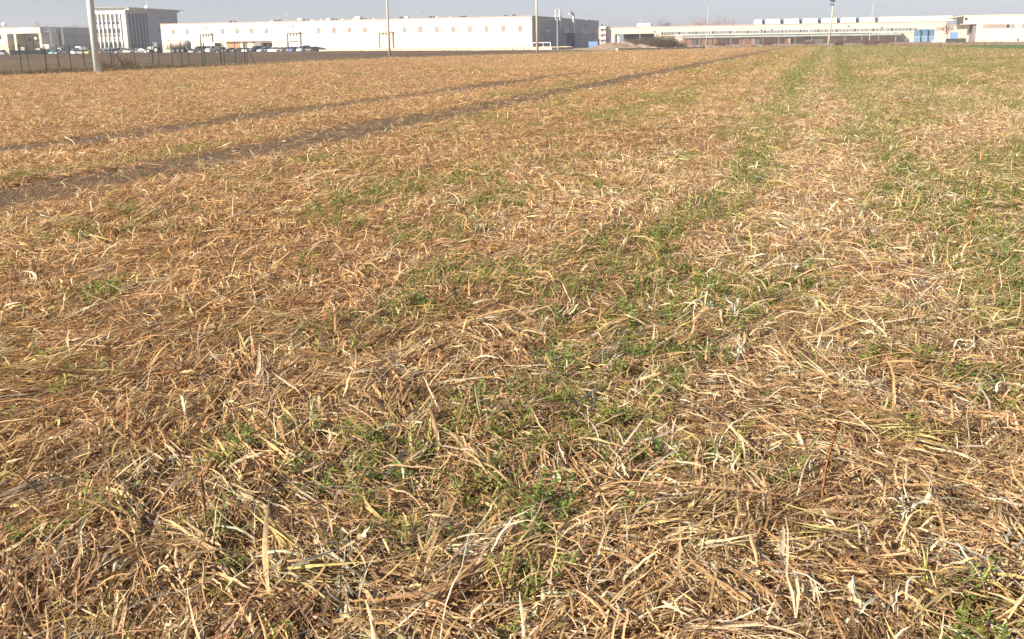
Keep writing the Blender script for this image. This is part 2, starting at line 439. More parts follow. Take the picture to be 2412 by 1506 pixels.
def lodged(r0, r1, dens, seg, ls=1.0, ws=1.0):
    x, y, r = scatter(r0, r1, dens)
    g, b, tn = masks(x, y)
    cl = fbm(x, y, 0.35, 61, 2)
    keep = rng.random(len(x)) < (1 - 0.9 * b) * (0.35 + 1.3 * sstep(cl, 0.3, 0.7)) * (1 - 0.4 * g)
    x, y, r, g, tn = x[keep], y[keep], r[keep], g[keep], tn[keep]; n = len(x)
    th = flow(x, y) + rng.normal(0, 1, n) * np.where(rng.random(n) < 0.35, 1.6, 0.42) + math.pi * (rng.random(n) < 0.35)
    L = rng.gamma(3.4, 0.046, n).clip(0.05, 0.42) * ls; w = rng.gamma(4, 0.0018, n).clip(0.0028, 0.019) * ws
    k = np.linspace(0, 1, seg)[None]
    phi = rng.normal(0.12, 0.28, (n, 1)) - k * rng.uniform(0.0, 0.8, (n, 1)) + rng.normal(0, 0.16, (n, seg))
    kk = (rng.random((n, 1)) < 0.3) & (k > rng.uniform(0.2, 0.8, (n, 1)))
    phi = np.where(kk, rng.normal(-0.2, 0.6, (n, 1)), phi); bend = np.where(kk, rng.normal(0, 0.8, (n, 1)), 0)
    z = gz(x, y, r) + rng.uniform(0.01, 0.05, n)
    t = tn[:, None]
    col = np.where(rng.random((n, 1)) < np.clip(t * 1.6 - 0.3, 0.1, 0.9), pick(n, (0.2, 0.8, 2.2, 3.6, 2.2, 0.4, 0.25, 0.7)), pick(n, (0.7, 2.2, 3.4, 2.0, 0.8, 0.7, 0.4, 0.1)))
    col = np.clip(col * region(x, y), 0, 0.70)
    straw.add(np.stack([x, y, z], -1), th, L, w, phi, jit(n, seg, 0.15) + bend, rng.normal(0, 0.42, n), rng.normal(0, 1.0, n), col, gz(x, y, r) + 0.008, fold=seg > 5)

def tufts(r0, r1, dens, leaves, seg, ls=1.0, ws=1.0, stalk=0.35):
    """collapsed plants: leaves that rise from one crown, kink and fall the way the crop was laid"""
    x, y, r = scatter(r0, r1, dens)
    g, b, tn = masks(x, y)
    u, v = uvk(x, y)
    right = sstep(u, -4, 0.5)
    keep = rng.random(len(x)) < (1 - 0.95 * b) * (0.5 + 0.5 * right)
    x, y, r, right, g = x[keep], y[keep], r[keep], right[keep], g[keep]
    main = flow(x, y) + rng.normal(0, 0.7, len(x)); pale = rng.random(len(x)); big = rng.uniform(0.6, 1.25, len(x))
    m = leaves
    rep = lambda a: np.repeat(a, m)
    n = len(x) * m
    bx = rep(x) + rng.normal(0, 0.022, n) * ls; by = rep(y) + rng.normal(0, 0.022, n) * ls; rr = rep(r)
    th = rep(main) + rng.normal(0, 0.75, n)
    L = rng.uniform(0.06, 0.25, n) * rep(big) * ls; w = rng.gamma(5, 0.0018, n).clip(0.003, 0.021) * ws
    k = np.linspace(0, 1, seg)[None]
    rise = np.abs(rng.normal(0.5, 0.5, (n, 1))); kink = rng.uniform(0.1, 0.65, (n, 1))
    phi = np.where(k < kink, rise, rng.normal(-0.35, 0.35, (n, 1))) - 0.35 * k + rng.normal(0, 0.1, (n, seg))
    up = (rng.random((n, 1)) < stalk * (0.15 + 0.85 * rep(right)[:, None]))
    phi = np.where(up & (k < 0.75), rng.uniform(0.75, 1.45, (n, 1)), phi)
    L = np.where(up[:, 0], L * 0.62, L); w = np.where(up[:, 0], w * 0.8, w)
    c1 = pick(n, (0.1, 0.4, 1.4, 3.0, 3.6, 0.3, 0.4, 2.2)); c2 = pick(n, (0.5, 1.6, 3.0, 2.4, 1.2, 0.5, 0.6, 0.3))
    col = np.where((rep(pale) < 0.5)[:, None], c1, c2)
    gy = (rep(g) > 0.5) & (rng.random(n) < 0.35)
    col = np.where(gy[:, None], np.array([0.46, 0.42, 0.15]) * rng.uniform(0.8, 1.3, (n, 1)), col)
    z0 = gz(bx, by, rr)
    col = np.clip(col * region(bx, by), 0, 0.68)
    straw.add(np.stack([bx, by, z0 + 0.012], -1), th, L, w, phi, jit(n, seg, 0.16), rng.normal(0, 0.5, n), rng.normal(0, 1.1, n), col, z0 + 0.01, fold=seg > 6)

def bundles(r0, r1, dens, m, seg, ls=1.0, ws=1.0, spread=0.13, bleached=False):
    """sheaves of strands laid side by side, or (bleached) heaps of pale crumpled leaves"""
    x, y, r = scatter(r0, r1, dens)
    g, b, tn = masks(x, y); u, v = uvk(x, y)
    right = sstep(u, -3.0, 0.8)
    keep = rng.random(len(x)) < (1 - 0.95 * b) * (1 - 0.4 * g) * ((0.15 + 0.85 * right) if bleached else 1.0)
    x, y, r, tn, right = x[keep], y[keep], r[keep], tn[keep], right[keep]; N = len(x); n = N * m
    main = flow(x, y) + rng.normal(0, 0.25, N) + right * rng.normal(0, 1.0, N) + math.pi * (rng.random(N) < 0.3)
    rep = lambda a: np.repeat(a, m)
    wdt = rep(rng.uniform(0.02, 0.06, N)) * ls
    lat = rng.normal(0, 1, n) * wdt; lon = rng.normal(0, 0.06, n) * ls
    mm_ = rep(main)
    bx = rep(x) - np.sin(mm_) * lat + np.cos(mm_) * lon; by = rep(y) + np.cos(mm_) * lat + np.sin(mm_) * lon
    k = np.linspace(0, 1, seg)[None]
    base_c = np.repeat(pick(N, (0.1, 0.3, 0.9, 2.6, 3.8, 0.5, 0.0, 2.2) if bleached else (0.4, 1.6, 3.2, 2.6, 1.0, 0.5, 0.9, 0.25)), m, 0)
    col = np.clip(base_c * rng.uniform(0.65, 1.3, (n, 1)), 0, 0.9)
    if bleached:
        L = rng.uniform(0.06, 0.17, n) * ls; w = rng.gamma(7, 0.0016, n).clip(0.005, 0.022) * ws
        phi = rng.normal(0.6, 0.55, (n, 1)) - 1.5 * k * rng.random((n, 1)) + rng.normal(0, 0.35, (n, seg)); tu = jit(n, seg, 0.3); th = mm_ + rng.normal(0, 0.9, n)
    else:
        L = rng.uniform(0.13, 0.36, n) * ls; w = rng.gamma(4, 0.0016, n).clip(0.0025, 0.016) * ws
        phi = rng.normal(0.16, 0.12, (n, 1)) - k * rng.uniform(0.1, 0.5, (n, 1)) + rng.normal(0, 0.05, (n, seg)); tu = rep(rng.normal(0, 0.5, N))[:, None] * k + jit(n, seg, 0.06); th = mm_ + rng.normal(0, spread, n)
    z0 = gz(bx, by, rep(r))
    col = np.clip(col * region(bx, by), 0, 0.68)
    straw.add(np.stack([bx, by, z0 + rng.uniform(0.01, 0.055, n)], -1), th, L, w, phi, tu, rng.normal(0, 0.5, n), rng.normal(0, 0.8, n), col, z0 + 0.012, fold=seg > 5)

def weed_patch(r0, r1, dens, stems, pairs, seg, ls=1.0, lw=1.0):
    x, y, r = scatter(r0, r1, dens)
    g, b, tn = masks(x, y)
    keep = rng.random(len(x)) < g
    x, y, r = x[keep], y[keep], r[keep]; N = len(x)
    if N == 0: return
    sz = rng.uniform(0.55, 1.25, N); hue = rng.random(N)
    rep = lambda a, m: np.repeat(a, m, 0)
    n = N * stems
    az_ = rng.uniform(0, 2 * math.pi, n); tilt = rng.uniform(0.35, 1.25, n); sl_ = rng.uniform(0.05, 0.13, n) * rep(sz, stems) * ls
    px, py, pr = rep(x, stems), rep(y, stems), rep(r, stems)
    z0 = gz(px, py, pr)
    dx, dy, dz = np.cos(tilt) * np.cos(az_), np.cos(tilt) * np.sin(az_), np.sin(tilt)
    gcol = np.stack([0.115 + 0.14 * hue, 0.20 + 0.06 * hue, 0.042 + 0.02 * hue], -1)
    if seg > 1:
        ph = np.repeat(tilt[:, None], 3, 1)
        weeds.add(np.stack([px, py, z0], -1), az_, sl_, np.full(n, 0.003 * lw), ph, np.zeros((n, 3)), np.zeros(n), np.zeros(n), rep(gcol, stems), z0)
    m = pairs * 2
    f = np.tile(np.repeat(np.linspace(0.2, 1.0, pairs), 2), n); sd = np.tile(np.tile([1.0, -1.0], pairs), n)
    q = lambda a: np.repeat(a, m)
    lx, ly, lz = q(px) + q(dx * sl_) * f, q(py) + q(dy * sl_) * f, q(z0) + q(dz * sl_) * f + 0.004
    M = len(lx)
    th = q(az_) + sd * rng.uniform(0.7, 1.4, M); L = rng.uniform(0.012, 0.026, M) * ls * q(rep(sz, stems)); w = L * rng.uniform(0.35, 0.6, M) * lw
    col = np.repeat(rep(gcol, stems), m, 0) * rng.uniform(0.7, 1.35, (M, 1))
    weeds.add(np.stack([lx, ly, lz], -1), th, L, w, rng.normal(0.25, 0.35, (M, seg)), np.zeros((M, seg)), rng.normal(0, 0.4, M), np.zeros(M), col, 0.0, ([0, 0.4, 0.75, 1], [0.3, 1, 0.8, 0.1]))
def green_grass(r0, r1, dens, seg, ls=1.0, ws=1.0):
    x, y, r = scatter(r0, r1, dens)
    g, b, tn = masks(x, y)
    keep = rng.random(len(x)) < g * 0.9 + 0.02
    x, y, r = x[keep], y[keep], r[keep]; n = len(x)
    th = rng.uniform(0, 6.28, n); L = rng.uniform(0.05, 0.15, n) * ls; w = rng.uniform(0.003, 0.007, n) * ws
    phi = rng.uniform(0.4, 1.35, (n, 1)) - np.linspace(0, 0.8, seg)[None] * rng.random((n, 1))
    hue = rng.random((n, 1))
    col = np.array([0.14, 0.21, 0.045]) * (1 - hue) + np.array([0.36, 0.34, 0.10]) * hue
    z0 = gz(x, y, r)
    weeds.add(np.stack([x, y, z0], -1), th, L, w, phi, jit(n, seg, 0.1), rng.normal(0, 0.4, n), rng.normal(0, 0.5, n), col * rng.uniform(0.7, 1.2, (n, 1)), z0)

litter_layer(1.7, 7, 2000, 3, 0.8, 0.85); litter_layer(7, 16, 900, 2, 0.9, 1.0); litter_layer(16, 40, 200, 2, 1.2, 1.6); litter_layer(40, 90, 26, 2, 1.8, 2.8)
lodged(1.7, 7, 1500, 6, 0.92, 0.92); lodged(7, 16, 1050, 4, 0.88, 1.0); lodged(16, 40, 400, 3, 0.9, 1.15); lodged(40, 90, 105, 2, 1.05, 1.6); lodged(90, 270, 24, 2, 1.5, 2.6)
bundles(1.7, 7, 24, 13, 6, 0.95, 1.0); bundles(7, 16, 20, 10, 4, 0.9, 1.05); bundles(16, 40, 8, 8, 3, 0.95, 1.25)
bundles(1.7, 6, 4.5, 9, 7, 1.2, 1.45, 0.2)
bundles(1.7, 7, 4.2, 14, 6, 0.92, 0.85, bleached=True); bundles(7, 16, 3.2, 10, 4, 0.85, 0.95, bleached=True); bundles(16, 40, 1.6, 8, 3, 0.95, 1.2, bleached=True)
tufts(1.7, 7, 12, 11, 7, 0.88, 0.85); tufts(7, 16, 13, 8, 5, 0.88, 0.9, 0.55); tufts(16, 40, 9, 6, 4, 0.95, 1.1, 0.65); tufts(40, 90, 3.4, 5, 3, 1.0, 1.6, 0.65); tufts(90, 270, 0.35, 5, 3, 1.1, 3.2)
weed_patch(1.7, 7, 75, 6, 7, 2, 1.0); weed_patch(7, 16, 75, 5, 5, 2, 1.12, 1.15); weed_patch(16, 40, 64, 4, 4, 1, 1.4, 1.3); weed_patch(40, 90, 30, 3, 3, 1, 2.1, 1.6); weed_patch(90, 260, 5.0, 3, 2, 1, 4.0, 2.0)
green_grass(1.7, 7, 170, 4, 0.9); green_grass(7, 16, 170, 3); green_grass(16, 40, 130, 2, 1.2, 1.6); green_grass(40, 90, 34, 2, 1.4, 2.6); green_grass(90, 260, 3.0, 2, 2.0, 5.0)

tag(straw.build('straw', leaf_mat('dry_straw', 0.27)), 'matted dry straw and leaves of the harvested crop lying over the whole field', 'straw', kind='stuff')
tag(weeds.build('green_weeds', leaf_mat('weed_leaf', 0.3)), 'low green weeds sprouting through the straw in bands', 'weeds', kind='stuff')
#PART2
# ------------------------------------------------------------------ building helpers
class Frame:
    """local frame of a building: x along its front, y back from it, z up; reads photo pixels onto its faces"""
    def __init__(s, p, rz=-A):
        s.p = Vector((p.x, p.y, 0)); s.rz = rz; s.inv = Matrix.Rotation(-rz, 3, 'Z')
    def _l(s, px, py):
        return s.inv @ (Vector((0, 0, H)) - s.p), s.inv @ ray(px, py)
    def front(s, px, py, y=0.0):
        o, d = s._l(px, py); t = (y - o.y) / d.y; return (o.x + d.x * t, o.z + d.z * t)
    def side(s, px, py, x=0.0):
        o, d = s._l(px, py); t = (x - o.x) / d.x; return (o.y + d.y * t, o.z + d.z * t)
def ring(m, x0, x1, z0, z1, t, y0, y1):
    m.box(x0, x0 + t, y0, y1, z0, z1); m.box(x1 - t, x1, y0, y1, z0, z1)
    m.box(x0 + t, x1 - t, y0, y1, z1 - t, z1); m.box(x0 + t, x1 - t, y0, y1, z0, z0 + t)
def window(par, x0, x1, z0, z1, fm, gm, y=0.0, t=0.09):
    """a front-facing window standing proud of the wall face at local y"""
    m = MB(); ring(m, x0, x1, z0, z1, t, y - 0.10, y - 0.002)
    f = m.build('window', fm, par)
    MB().box(x0 + t, x1 - t, y - 0.05, y - 0.003, z0 + t, z1 - t).build('pane', gm, f)
def window_side(par, y0, y1, z0, z1, fm, gm, x=0.0, t=0.12):
    m = MB()
    for a, b, c, d in ((y0, y0 + t, z0, z1), (y1 - t, y1, z0, z1), (y0 + t, y1 - t, z1 - t, z1), (y0 + t, y1 - t, z0, z0 + t)):
        m.box(x + 0.002, x + 0.10, a, b, c, d)
    f = m.build('window', fm, par)
    MB().box(x + 0.003, x + 0.05, y0 + t, y1 - t, z0 + t, z1 - t).build('pane', gm, f)
def glyphs(n, x0, x1, z0, z1, y, seed, face=-1):
    """worn lettering too small to read in the photo: short strokes"""
    r = random.Random(seed); m = MB(); w = (x1 - x0) / n
    for k in range(n):
        a = x0 + k * w; b = a + w * 0.72
        s = [(a, a + w * .2, z0, z1)] if r.random() < .8 else []
        s += r.sample([(a + w * .2, b, z1 - .14 * (z1 - z0), z1), (a + w * .2, b, z0, z0 + .16 * (z1 - z0)), (a + w * .2, b, (z0 + z1) / 2 - .07 * (z1 - z0), (z0 + z1) / 2 + .07 * (z1 - z0)), (b - w * .2, b, z0 + .2 * (z1 - z0), z1 - .2 * (z1 - z0))], 2)
        for q in s: m.box(q[0], q[1], y - 0.03, y, q[2], q[3])
    return m

cream = mat('cream_plaster', (0.74, 0.67, 0.50), 0.8, 0.06, 0.15, streak=True)
white_w = mat('white_render', (0.80, 0.785, 0.72), 0.8, 0.05, 0.12, streak=True)
panel = mat('cast_panel', (0.54, 0.475, 0.395), 0.85, 0.07, 0.2, streak=True)
pinkp = mat('pink_plaster', (0.46, 0.36, 0.30), 0.85, 0.15, 0.4, streak=True)
coping = mat('coping', (0.42, 0.33, 0.28), 0.7, 0.1)
glass = mat('glass', (0.16, 0.17, 0.18), 0.25, 0.3, 0.5, spec=0.6)
glass_b = mat('blind_glass', (0.30, 0.255, 0.225), 0.35, 0.12, 0.6)
glass_d = mat('dark_glass', (0.045, 0.055, 0.065), 0.15, 0.2, 0.5, spec=0.6)
frame_m = mat('window_frame', (0.36, 0.31, 0.27), 0.6, 0.1)
frame_w = mat('white_frame', (0.75, 0.73, 0.68), 0.5, 0.06)
steel = mat('painted_steel', (0.55, 0.58, 0.55), 0.45, 0.12, 0.8)
galv = mat('galvanised', (0.50, 0.53, 0.55), 0.4, 0.15, 1.5, metal=0.5)
dark = mat('dark_grey', (0.05, 0.05, 0.055), 0.6, 0.2)
brown = mat('door_frame', (0.20, 0.155, 0.115), 0.7, 0.15, 1.0)
white_p = mat('white_paint', (0.80, 0.79, 0.75), 0.4, 0.04)
roof_g = mat('roof_grey', (0.30, 0.29, 0.28), 0.85, 0.15, 0.3)
blue_s = mat('blue_steel', (0.16, 0.26, 0.52), 0.5, 0.12, 1.0)
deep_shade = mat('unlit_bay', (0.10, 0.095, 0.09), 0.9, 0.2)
conc = mat('pole_concrete', (0.46, 0.40, 0.33), 0.85, 0.15, 2.0, streak=True)
timber = mat('stacked_timber', (0.20, 0.115, 0.08), 0.85, 0.4, 4.0)

# ------------------------------------------------------------------ the long white warehouse
c0 = P(1254, 115.4)
fr = Frame(XY(*UV(c0)))
w = thing('warehouse', 'long flat-roofed white warehouse with a row of small square windows, behind the parked cars', 'warehouse', fr.p)
xl, _ = fr.front(380, 80); _, zt = fr.front(1254, 37.2); dep, _ = fr.side(1410, 80); dep2 = dep
MB().box(xl, -0.3, 0, dep, -0.4, zt - 0.25).build('wall', white_w, w)
MB().box(-0.297, 0, 0, dep, -0.4, zt - 0.25).build('side_wall', mat('side_shade_tone', (0.42, 0.40, 0.36), 0.85, 0.12, 0.12, streak=True), w)  # side face away from the sun: its shade is put into a darker colour
for a, b in ((381, 396), (455, 524), (652, 731), (872, 946)):
    xa, _ = fr.front(a, 80); xb, _ = fr.front(b, 80); MB().box(xa, xb, -0.012, -0.001, 0, zt - 0.4).build('bay_panel', cream, w)
MB().box(xl - 0.12, 0.12, -0.12, dep + 0.12, zt - 0.247, zt).build('roof', coping, w)
Z2, Z3, Z4, Z5 = (lambda b: (lambda q: b + q / 7.927))(200), (lambda b: (lambda q: b + q / 7.927))(450), (lambda b: (lambda q: b + q / 7.927))(700), (lambda b: (lambda q: b + q / 7.927))(1000)
wl = [(Z2, 1622, 1688, 552, 645), (Z2, 1880, 1943, 548, 640)] + [(Z3, *q) for q in ((557, 625, 540, 632), (825, 893, 535, 628), (1098, 1165, 530, 625), (1372, 1440, 530, 625))] \
    + [(Z4, *q) for q in ((367, 437, 520, 617), (650, 720, 515, 615), (942, 1012, 515, 612), (1230, 1298, 512, 610), (1970, 2040, 507, 605), (2265, 2340, 500, 603))] \
    + [(Z5, *q) for q in ((193, 265, 500, 602), (497, 569, 497, 600), (808, 880, 492, 597), (1115, 1190, 492, 594), (1430, 1505, 485, 592), (1748, 1823, 483, 587))]
for zf_, a, b, c, d in wl:
    x0, z1 = fr.front(zf_(a), c / 7.927); x1, z0 = fr.front(zf_(b), d / 7.927)
    window(w, x0, x1, z0, z1, frame_m, glass_b)
for zf_, a, b, c in ((Z3, 140, 402, 642), (Z3, 1765, 2048, 622), (Z4, 1500, 1797, 610)):
    x0, z1 = fr.front(zf_(a), c / 7.927); x1, _ = fr.front(zf_(b), c / 7.927)
    m = MB(); m.box(x0 + 0.4, x0 + 0.75, -0.22, -0.003, -0.3, z1); m.box(x1 - 0.24, x1, -0.22, -0.003, -0.3, z1); m.box(x0 + 0.75, x1 - 0.24, -0.22, -0.003, z1 - 0.24, z1)
    m.box(x1 - 0.6, x1 + 0.05, -0.4, -0.23, z1 - 0.2, z1 + 0.3)
    m.box(x0 + 0.75, x1 - 0.24, -0.029, -0.013, -0.3, z1 - .3)
    dr = m.build('loading_door', brown, w)
    lw_ = (x1 - x0 - 1.1) / 4
    for k in range(4):
        a0 = x0 + 0.75 + k * lw_
        MB().box(a0 + 0.09, a0 + lw_ - 0.09, -0.10, -0.03, -0.3, z1 - 0.36).build('door_leaf', white_p, dr)
    for k in (1, 2, 3):
        a0 = x0 + 0.75 + k * lw_; MB().box(a0 - 0.16, a0 + 0.16, -0.24, -0.11, z1 - 0.8, z1 - 0.36).build('door_roller', dark, dr)
for zf_, a, b in ((Z2, 2230, 505), (Z3, 1880, 485), (Z4, 1628, 467), (Z5, 1947, 335)):
    x0, z0 = fr.front(zf_(a), b / 7.927)
    m = MB(); m.tube([(x0, 0.0, z0 + 0.1), (x0, -0.4, z0 + 0.2)], 0.04, 6); m.box(x0 - 0.25, x0 + 0.25, -0.7, -0.4, z0 + 0.02, z0 + 0.2)
    m.build('wall_lamp', mat('lamp_dark', (.12, .12, .12), .6), w)
x0, z1 = fr.front(Z4(815), 755 / 7.927); x1, _ = fr.front(Z4(887), 95)
m = MB(); ring(m, x0, x1, -0.2, z1, 0.1, -0.08, -0.002); d_ = m.build('side_door', frame_w, w)
MB().box(x0 + 0.1, x1 - 0.1, -0.05, -0.003, -0.1, z1 - 0.1).build('door_leaf', white_p, d_)
for px in (397, 676.5, 985.5):
    x0, _ = fr.front(px, 80); MB().tube([(x0, -0.06, 0), (x0, -0.06, zt - 0.3)], 0.05, 6).build('downpipe', frame_w, w)
vents = [(542, .9, 0), (552, .9, 0), (648, .9, 0), (657, .9, 0), (709, 1.5, 1), (713.5, .8, 0), (723, .8, 0), (774.5, 1.2, 1), (781.5, .9, 0), (790, .8, 0), (844.5, 1.6, 1), (850, .9, 0), (858.5, .9, 0), (943.5, 1, 0), (951, 1, 0), (958, 1, 1), (1014, 1, 0), (1018.5, 1, 1), (1022, .9, 0), (1087, .9, 0), (1094, .8, 0), (1191, .8, 0), (1210, 1.1, 0), (640, .5, 1), (735, .6, 1), (757, .6, 1), (807, .6, 1), (832, .6, 1), (856, .5, 1), (881, .6, 1), (1030, .7, 1), (1060, .5, 1)]
for k, (px, hh, c) in enumerate(vents):
    yb = 6 + (k * 7 % 5); x0, _ = fr.front(px, 40, yb); s_ = 0.42 if c == 0 else 0.55 * hh
    m = MB(); m.box(x0 - s_ * .7, x0 + s_ * .7, yb - s_, yb + s_, zt, zt + hh * 0.22); m.box(x0 - s_, x0 + s_, yb - s_ * 1.2, yb + s_ * 1.2, zt + hh * 0.22, zt + hh * 0.52 + 0.12, .1, .1)
    m.build('roof_vent', white_p if c else dark, w)
Z6 = lambda q: 1230 + q / 7.927
for a, b, c, d in ((250, 270, 480, 590), (478, 497, 495, 600), (808, 828, 525, 615), (848, 868, 527, 617), (925, 943, 530, 620), (1145, 1163, 550, 630), (1212, 1228, 555, 630), (1375, 1392, 565, 640)):
    y0, z1 = fr.side(Z6(a), c / 7.927); y1, z0 = fr.side(Z6(b), d / 7.927)
    window_side(w, y0, y1, z0, z1, frame_w, glass_d)
for a, b, c in ((355, 430, 590), (710, 775, 610), (1060, 1110, 630), (1298, 1345, 640)):
    y0, z1 = fr.side(Z6(a), c / 7.927); y1, _ = fr.side(Z6(b), c / 7.927)
    m = MB(); m.box(0.002, 0.25, y0, y0 + .3, 0, z1); m.box(0.002, 0.25, y1 - .3, y1, 0, z1); m.box(0.002, 1.4, y0 - .4, y1 + .4, z1 + 0.003, z1 + .3)
    d_ = m.build('loading_door', steel, w)
    MB().box(0.003, 0.12, y0 + .3, y1 - .3, 0, z1).build('door_leaf', mat('grey_shutter', (0.30, 0.30, 0.30), 0.6, 0.1), d_)
for px, top, bot in ((1309.7, 23.0, 112), (1319.2, 22.5, 64)):
    y0, z1 = fr.side(px, top, 1.2); _, z0 = fr.side(px, bot, 1.2); z0 = max(z0, 0)
    m = MB(); m.tube([(1.2, y0, z0), (1.2, y0, z1 - 2.4), (1.2, y0, z1 - 2.2), (1.2, y0, z1 - 1.8), (1.2, y0, z1 - 1.5), (1.2, y0, z1)], [.33, .33, .6, .6, .38, .38], 10)
    for zb in (z0 + 1, zt - 1.2): m.box(0.0, 1.2, y0 - .06, y0 + .06, zb, zb + .1)
    m.build('flue', galv, w)
y0, z1 = fr.side(1351, 31, 1.5)
m = MB(); m.tube([(1.5, y0, 0.5), (1.5, y0, 4)], .5, 10); m.tube([(1.5, y0, 4), (1.5, y0, z1 - .8), (1.2, y0 - .6, z1), (1.0, y0 - 2.2, z1), (0.9, y0 - 3.4, z1 - .3)], [.42, .42, .42, .42, .5], 10)
vp = m.build('vent_pipe', galv, w)
m = MB(); m.box(.6, 2.6, y0 - 2.6, y0 + 2.4, 3.4, 4.5); m.box(.9, 2.3, y0 - 1.2, y0 + 1.2, 0, 3.4); m.box(1.1, 1.9, y0 - 4.2, y0 - 2.6, 3.5, 4.1)
m.build('dust_collector', mat('machine_grey', (0.20, 0.21, 0.23), 0.5, 0.2), w)
y0, z1 = fr.side(1381, 36.5, .4)
MB().tube([(.4, y0, zt - 1), (.4, y0, z1 - .5), (.3, y0 - .6, z1), (.2, y0 - 2.0, z1 - .15)], .16, 6).build('wall_lamp', galv, w)

# ------------------------------------------------------------------ white office block
oc = PY(297, 60, 400)
fo = Frame(oc, -R(9))
of = thing('office_block', 'tall white office building with vertical fins between its windows, behind the big pale pole', 'office building', fo.p, fo.rz)
xl, _ = fo.front(222, 60); _, zt = fo.front(297, 17.5); dep, _ = fo.side(419, 60)
_, zw = fo.front(290, 32.5)
core = mat('office_shaded_side', (0.33, 0.33, 0.33), 0.8, 0.05, 0.2, streak=True)  # grey carries the shade of the sunless side, painted into the colour
MB().box(xl, 0, 0.3, dep, -0.3, zw).build('wall', core, of)
MB().box(xl, 0.01, 0.3, dep + .01, zw + .003, zt - .01).build('wall', core, of)
m = MB(); m.box(xl, 0.02, 0, 0.297, zw + .003, zt); m.box(-1.5, 0.02, 0, 0.297, -0.3, zw); 
m.build('parapet', mat('office_white', (0.82, 0.80, 0.74), 0.7, 0.04, 0.2), of)
fin = mat('fin_white', (0.66, 0.65, 0.62), 0.6, 0.04)
xs = [fo.front(q, 60)[0] for q in (231, 240.5, 250.5, 261, 271.5, 282)]
bays = [(xl, xs[0])] + [(xs[k] + .55, xs[k + 1]) for k in range(5)] + [(xs[5] + .55, -1.5)]
for x in xs: MB().box(x, x + .5, -0.16, 0.29, 2.0, zw - .003).build('fin', fin, of)
rows = [(33, 49, glass), (51, 57.5, glass_d), (59, 66.5, frame_w), (68, 79, glass_d), (81, 87.5, glass), (89, 97, steel), (99, 113, glass_d)]
for x0, x1 in bays:
    MB().box(x0 - .04, x1, 0.2, 0.299, .1, zw - .02).build('bay_infill', mat('spandrel', (0.30, 0.325, 0.33), 0.5, 0.05), of)
    for k, (a, b, gm_) in enumerate(rows):
        _, z1 = fo.front(262, a); _, z0 = fo.front(262, b)
        z0 = max(z0, 0.2)
        f = MB().box(x0 - .04, x1 + .0, 0.17, 0.199, z0 - .10, z1 + .08).build('window', frame_w if k != 2 else steel, of)
        MB().box(x0 + .02, x1 - .06, 0.12, 0.167, z0, z1).build('pane', gm_ if k not in (2, 5) else mat('spandrel', (0.30, 0.325, 0.33), 0.5, 0.05), f)
for a, b in ((301, 306.5), (309, 315), (317.5, 323), (325.5, 331.5), (333.5, 339), (341.5, 345)):
    y0, z1 = fo.side(a, 32); y1, _ = fo.side(b, 32)
    MB().box(0.002, 0.08, y0, y1, 1.0, z1).build('window', mat('shaded_slot', (.075, .08, .09), .6, .2, .5), of)
for px in (373.5, 380, 386):
    y0, z1 = fo.side(px - 1.3, 39.5); y1, z0 = fo.side(px + 1.3, 44.5); MB().box(0.002, 0.07, y0, y1, z0, z1).build('window', glass_d, of)
y0, z1 = fo.side(376, 69); MB().box(0.002, 0.07, y0 - 1, y0 + .6, z1 - 1.2, z1).build('window', glass_d, of)
m = MB(); m.box(0.02, 2.2, -1, dep + 4, zt - .06, zt + .05)
nb = 10
for k in range(nb):
    y0 = -0.5 + k * (dep + 3) / nb; m.box(0.02, 2.0, y0, y0 + .25, zt - .9, zt - .06)
m.box(xl, 0.02, -1.2, 0, zt + .003, zt + .09)
m.build('roof_canopy', fin, of)
m = MB(); m.tube([(-3, dep * .55, zt), (-3, dep * .55, zt + 2.8)], .07, 6); m.box(-3.9, -2.1, dep * .55 - 1, dep * .55 + 1, zt + .004, zt + 1.3, .5, .5); m.build('roof_hatch', white_p, of)

# ------------------------------------------------------------------ low shed with an open porch, far left
sc = PY(95, 80, 385)
fs = Frame(sc)
sh = thing('workshop', 'low cream workshop with an open corner porch and a dark shutter', 'workshop', fs.p)
_, zt = fs.front(95, 63.8); _, zf = fs.front(95, 78.6); xl, _ = fs.front(-150, 70); xa, _ = fs.front(17, 90); dep, _ = fs.side(235, 70); dp = 9.0
m = MB(); m.box(xl, 0, 0, dep, zf + .003, zt - .2); m.box(xl, xa, 0, dep, -.3, zf); m.box(xa, -0.02, dp, dep, -.3, zf)
m.build('wall', mat('workshop_cream', (0.60, 0.55, 0.42), 0.8, 0.06, 0.2, streak=True), sh)
MB().box(xl, .1, -.1, dep + .1, zt - .197, zt).build('roof', coping, sh)
m = MB(); m.box(.001, .004, dp, dep, -.3, zt - .2); m.box(.001, .004, 0.9, dp, zf + .003, zt - .2); m.build('side_wall', mat('workshop_side_shade', (.27, .275, .28), .85, .1, .3, streak=True), sh)  # thin grey sheet over the cream wall, painting in the shade on this side
for px in (33, 92):
    x0, _ = fs.front(px, 90); MB().box(x0, x0 + .8, .02, .82, -.3, zf).build('column', cream, sh)
def fs_box(px0, py0, px1, py1, y, name, mt, t=.12):
    x0, z1 = fs.front(px0, py0, y); x1, z0 = fs.front(px1, py1, y); return MB().box(x0, x1, y - t, y - .003, max(z0, -.2), z1).build(name, mt, sh)
fs_box(39, 91, 54, 110, dp, 'shutter', mat('navy_shutter', (0.035, 0.04, 0.075), 0.6, 0.2, 2))
fs_box(67, 90, 74, 97.5, dp, 'window', glass_d); fs_box(-4, 83.5, 3.5, 93, 0, 'window', glass_d)
fs_box(79, 93, 80, 112, dp, 'downpipe', dark); fs_box(16.5, 88, 22, 113, .02, 'doorway', mat('rust_door', (0.30, 0.15, 0.09), .7, .2))
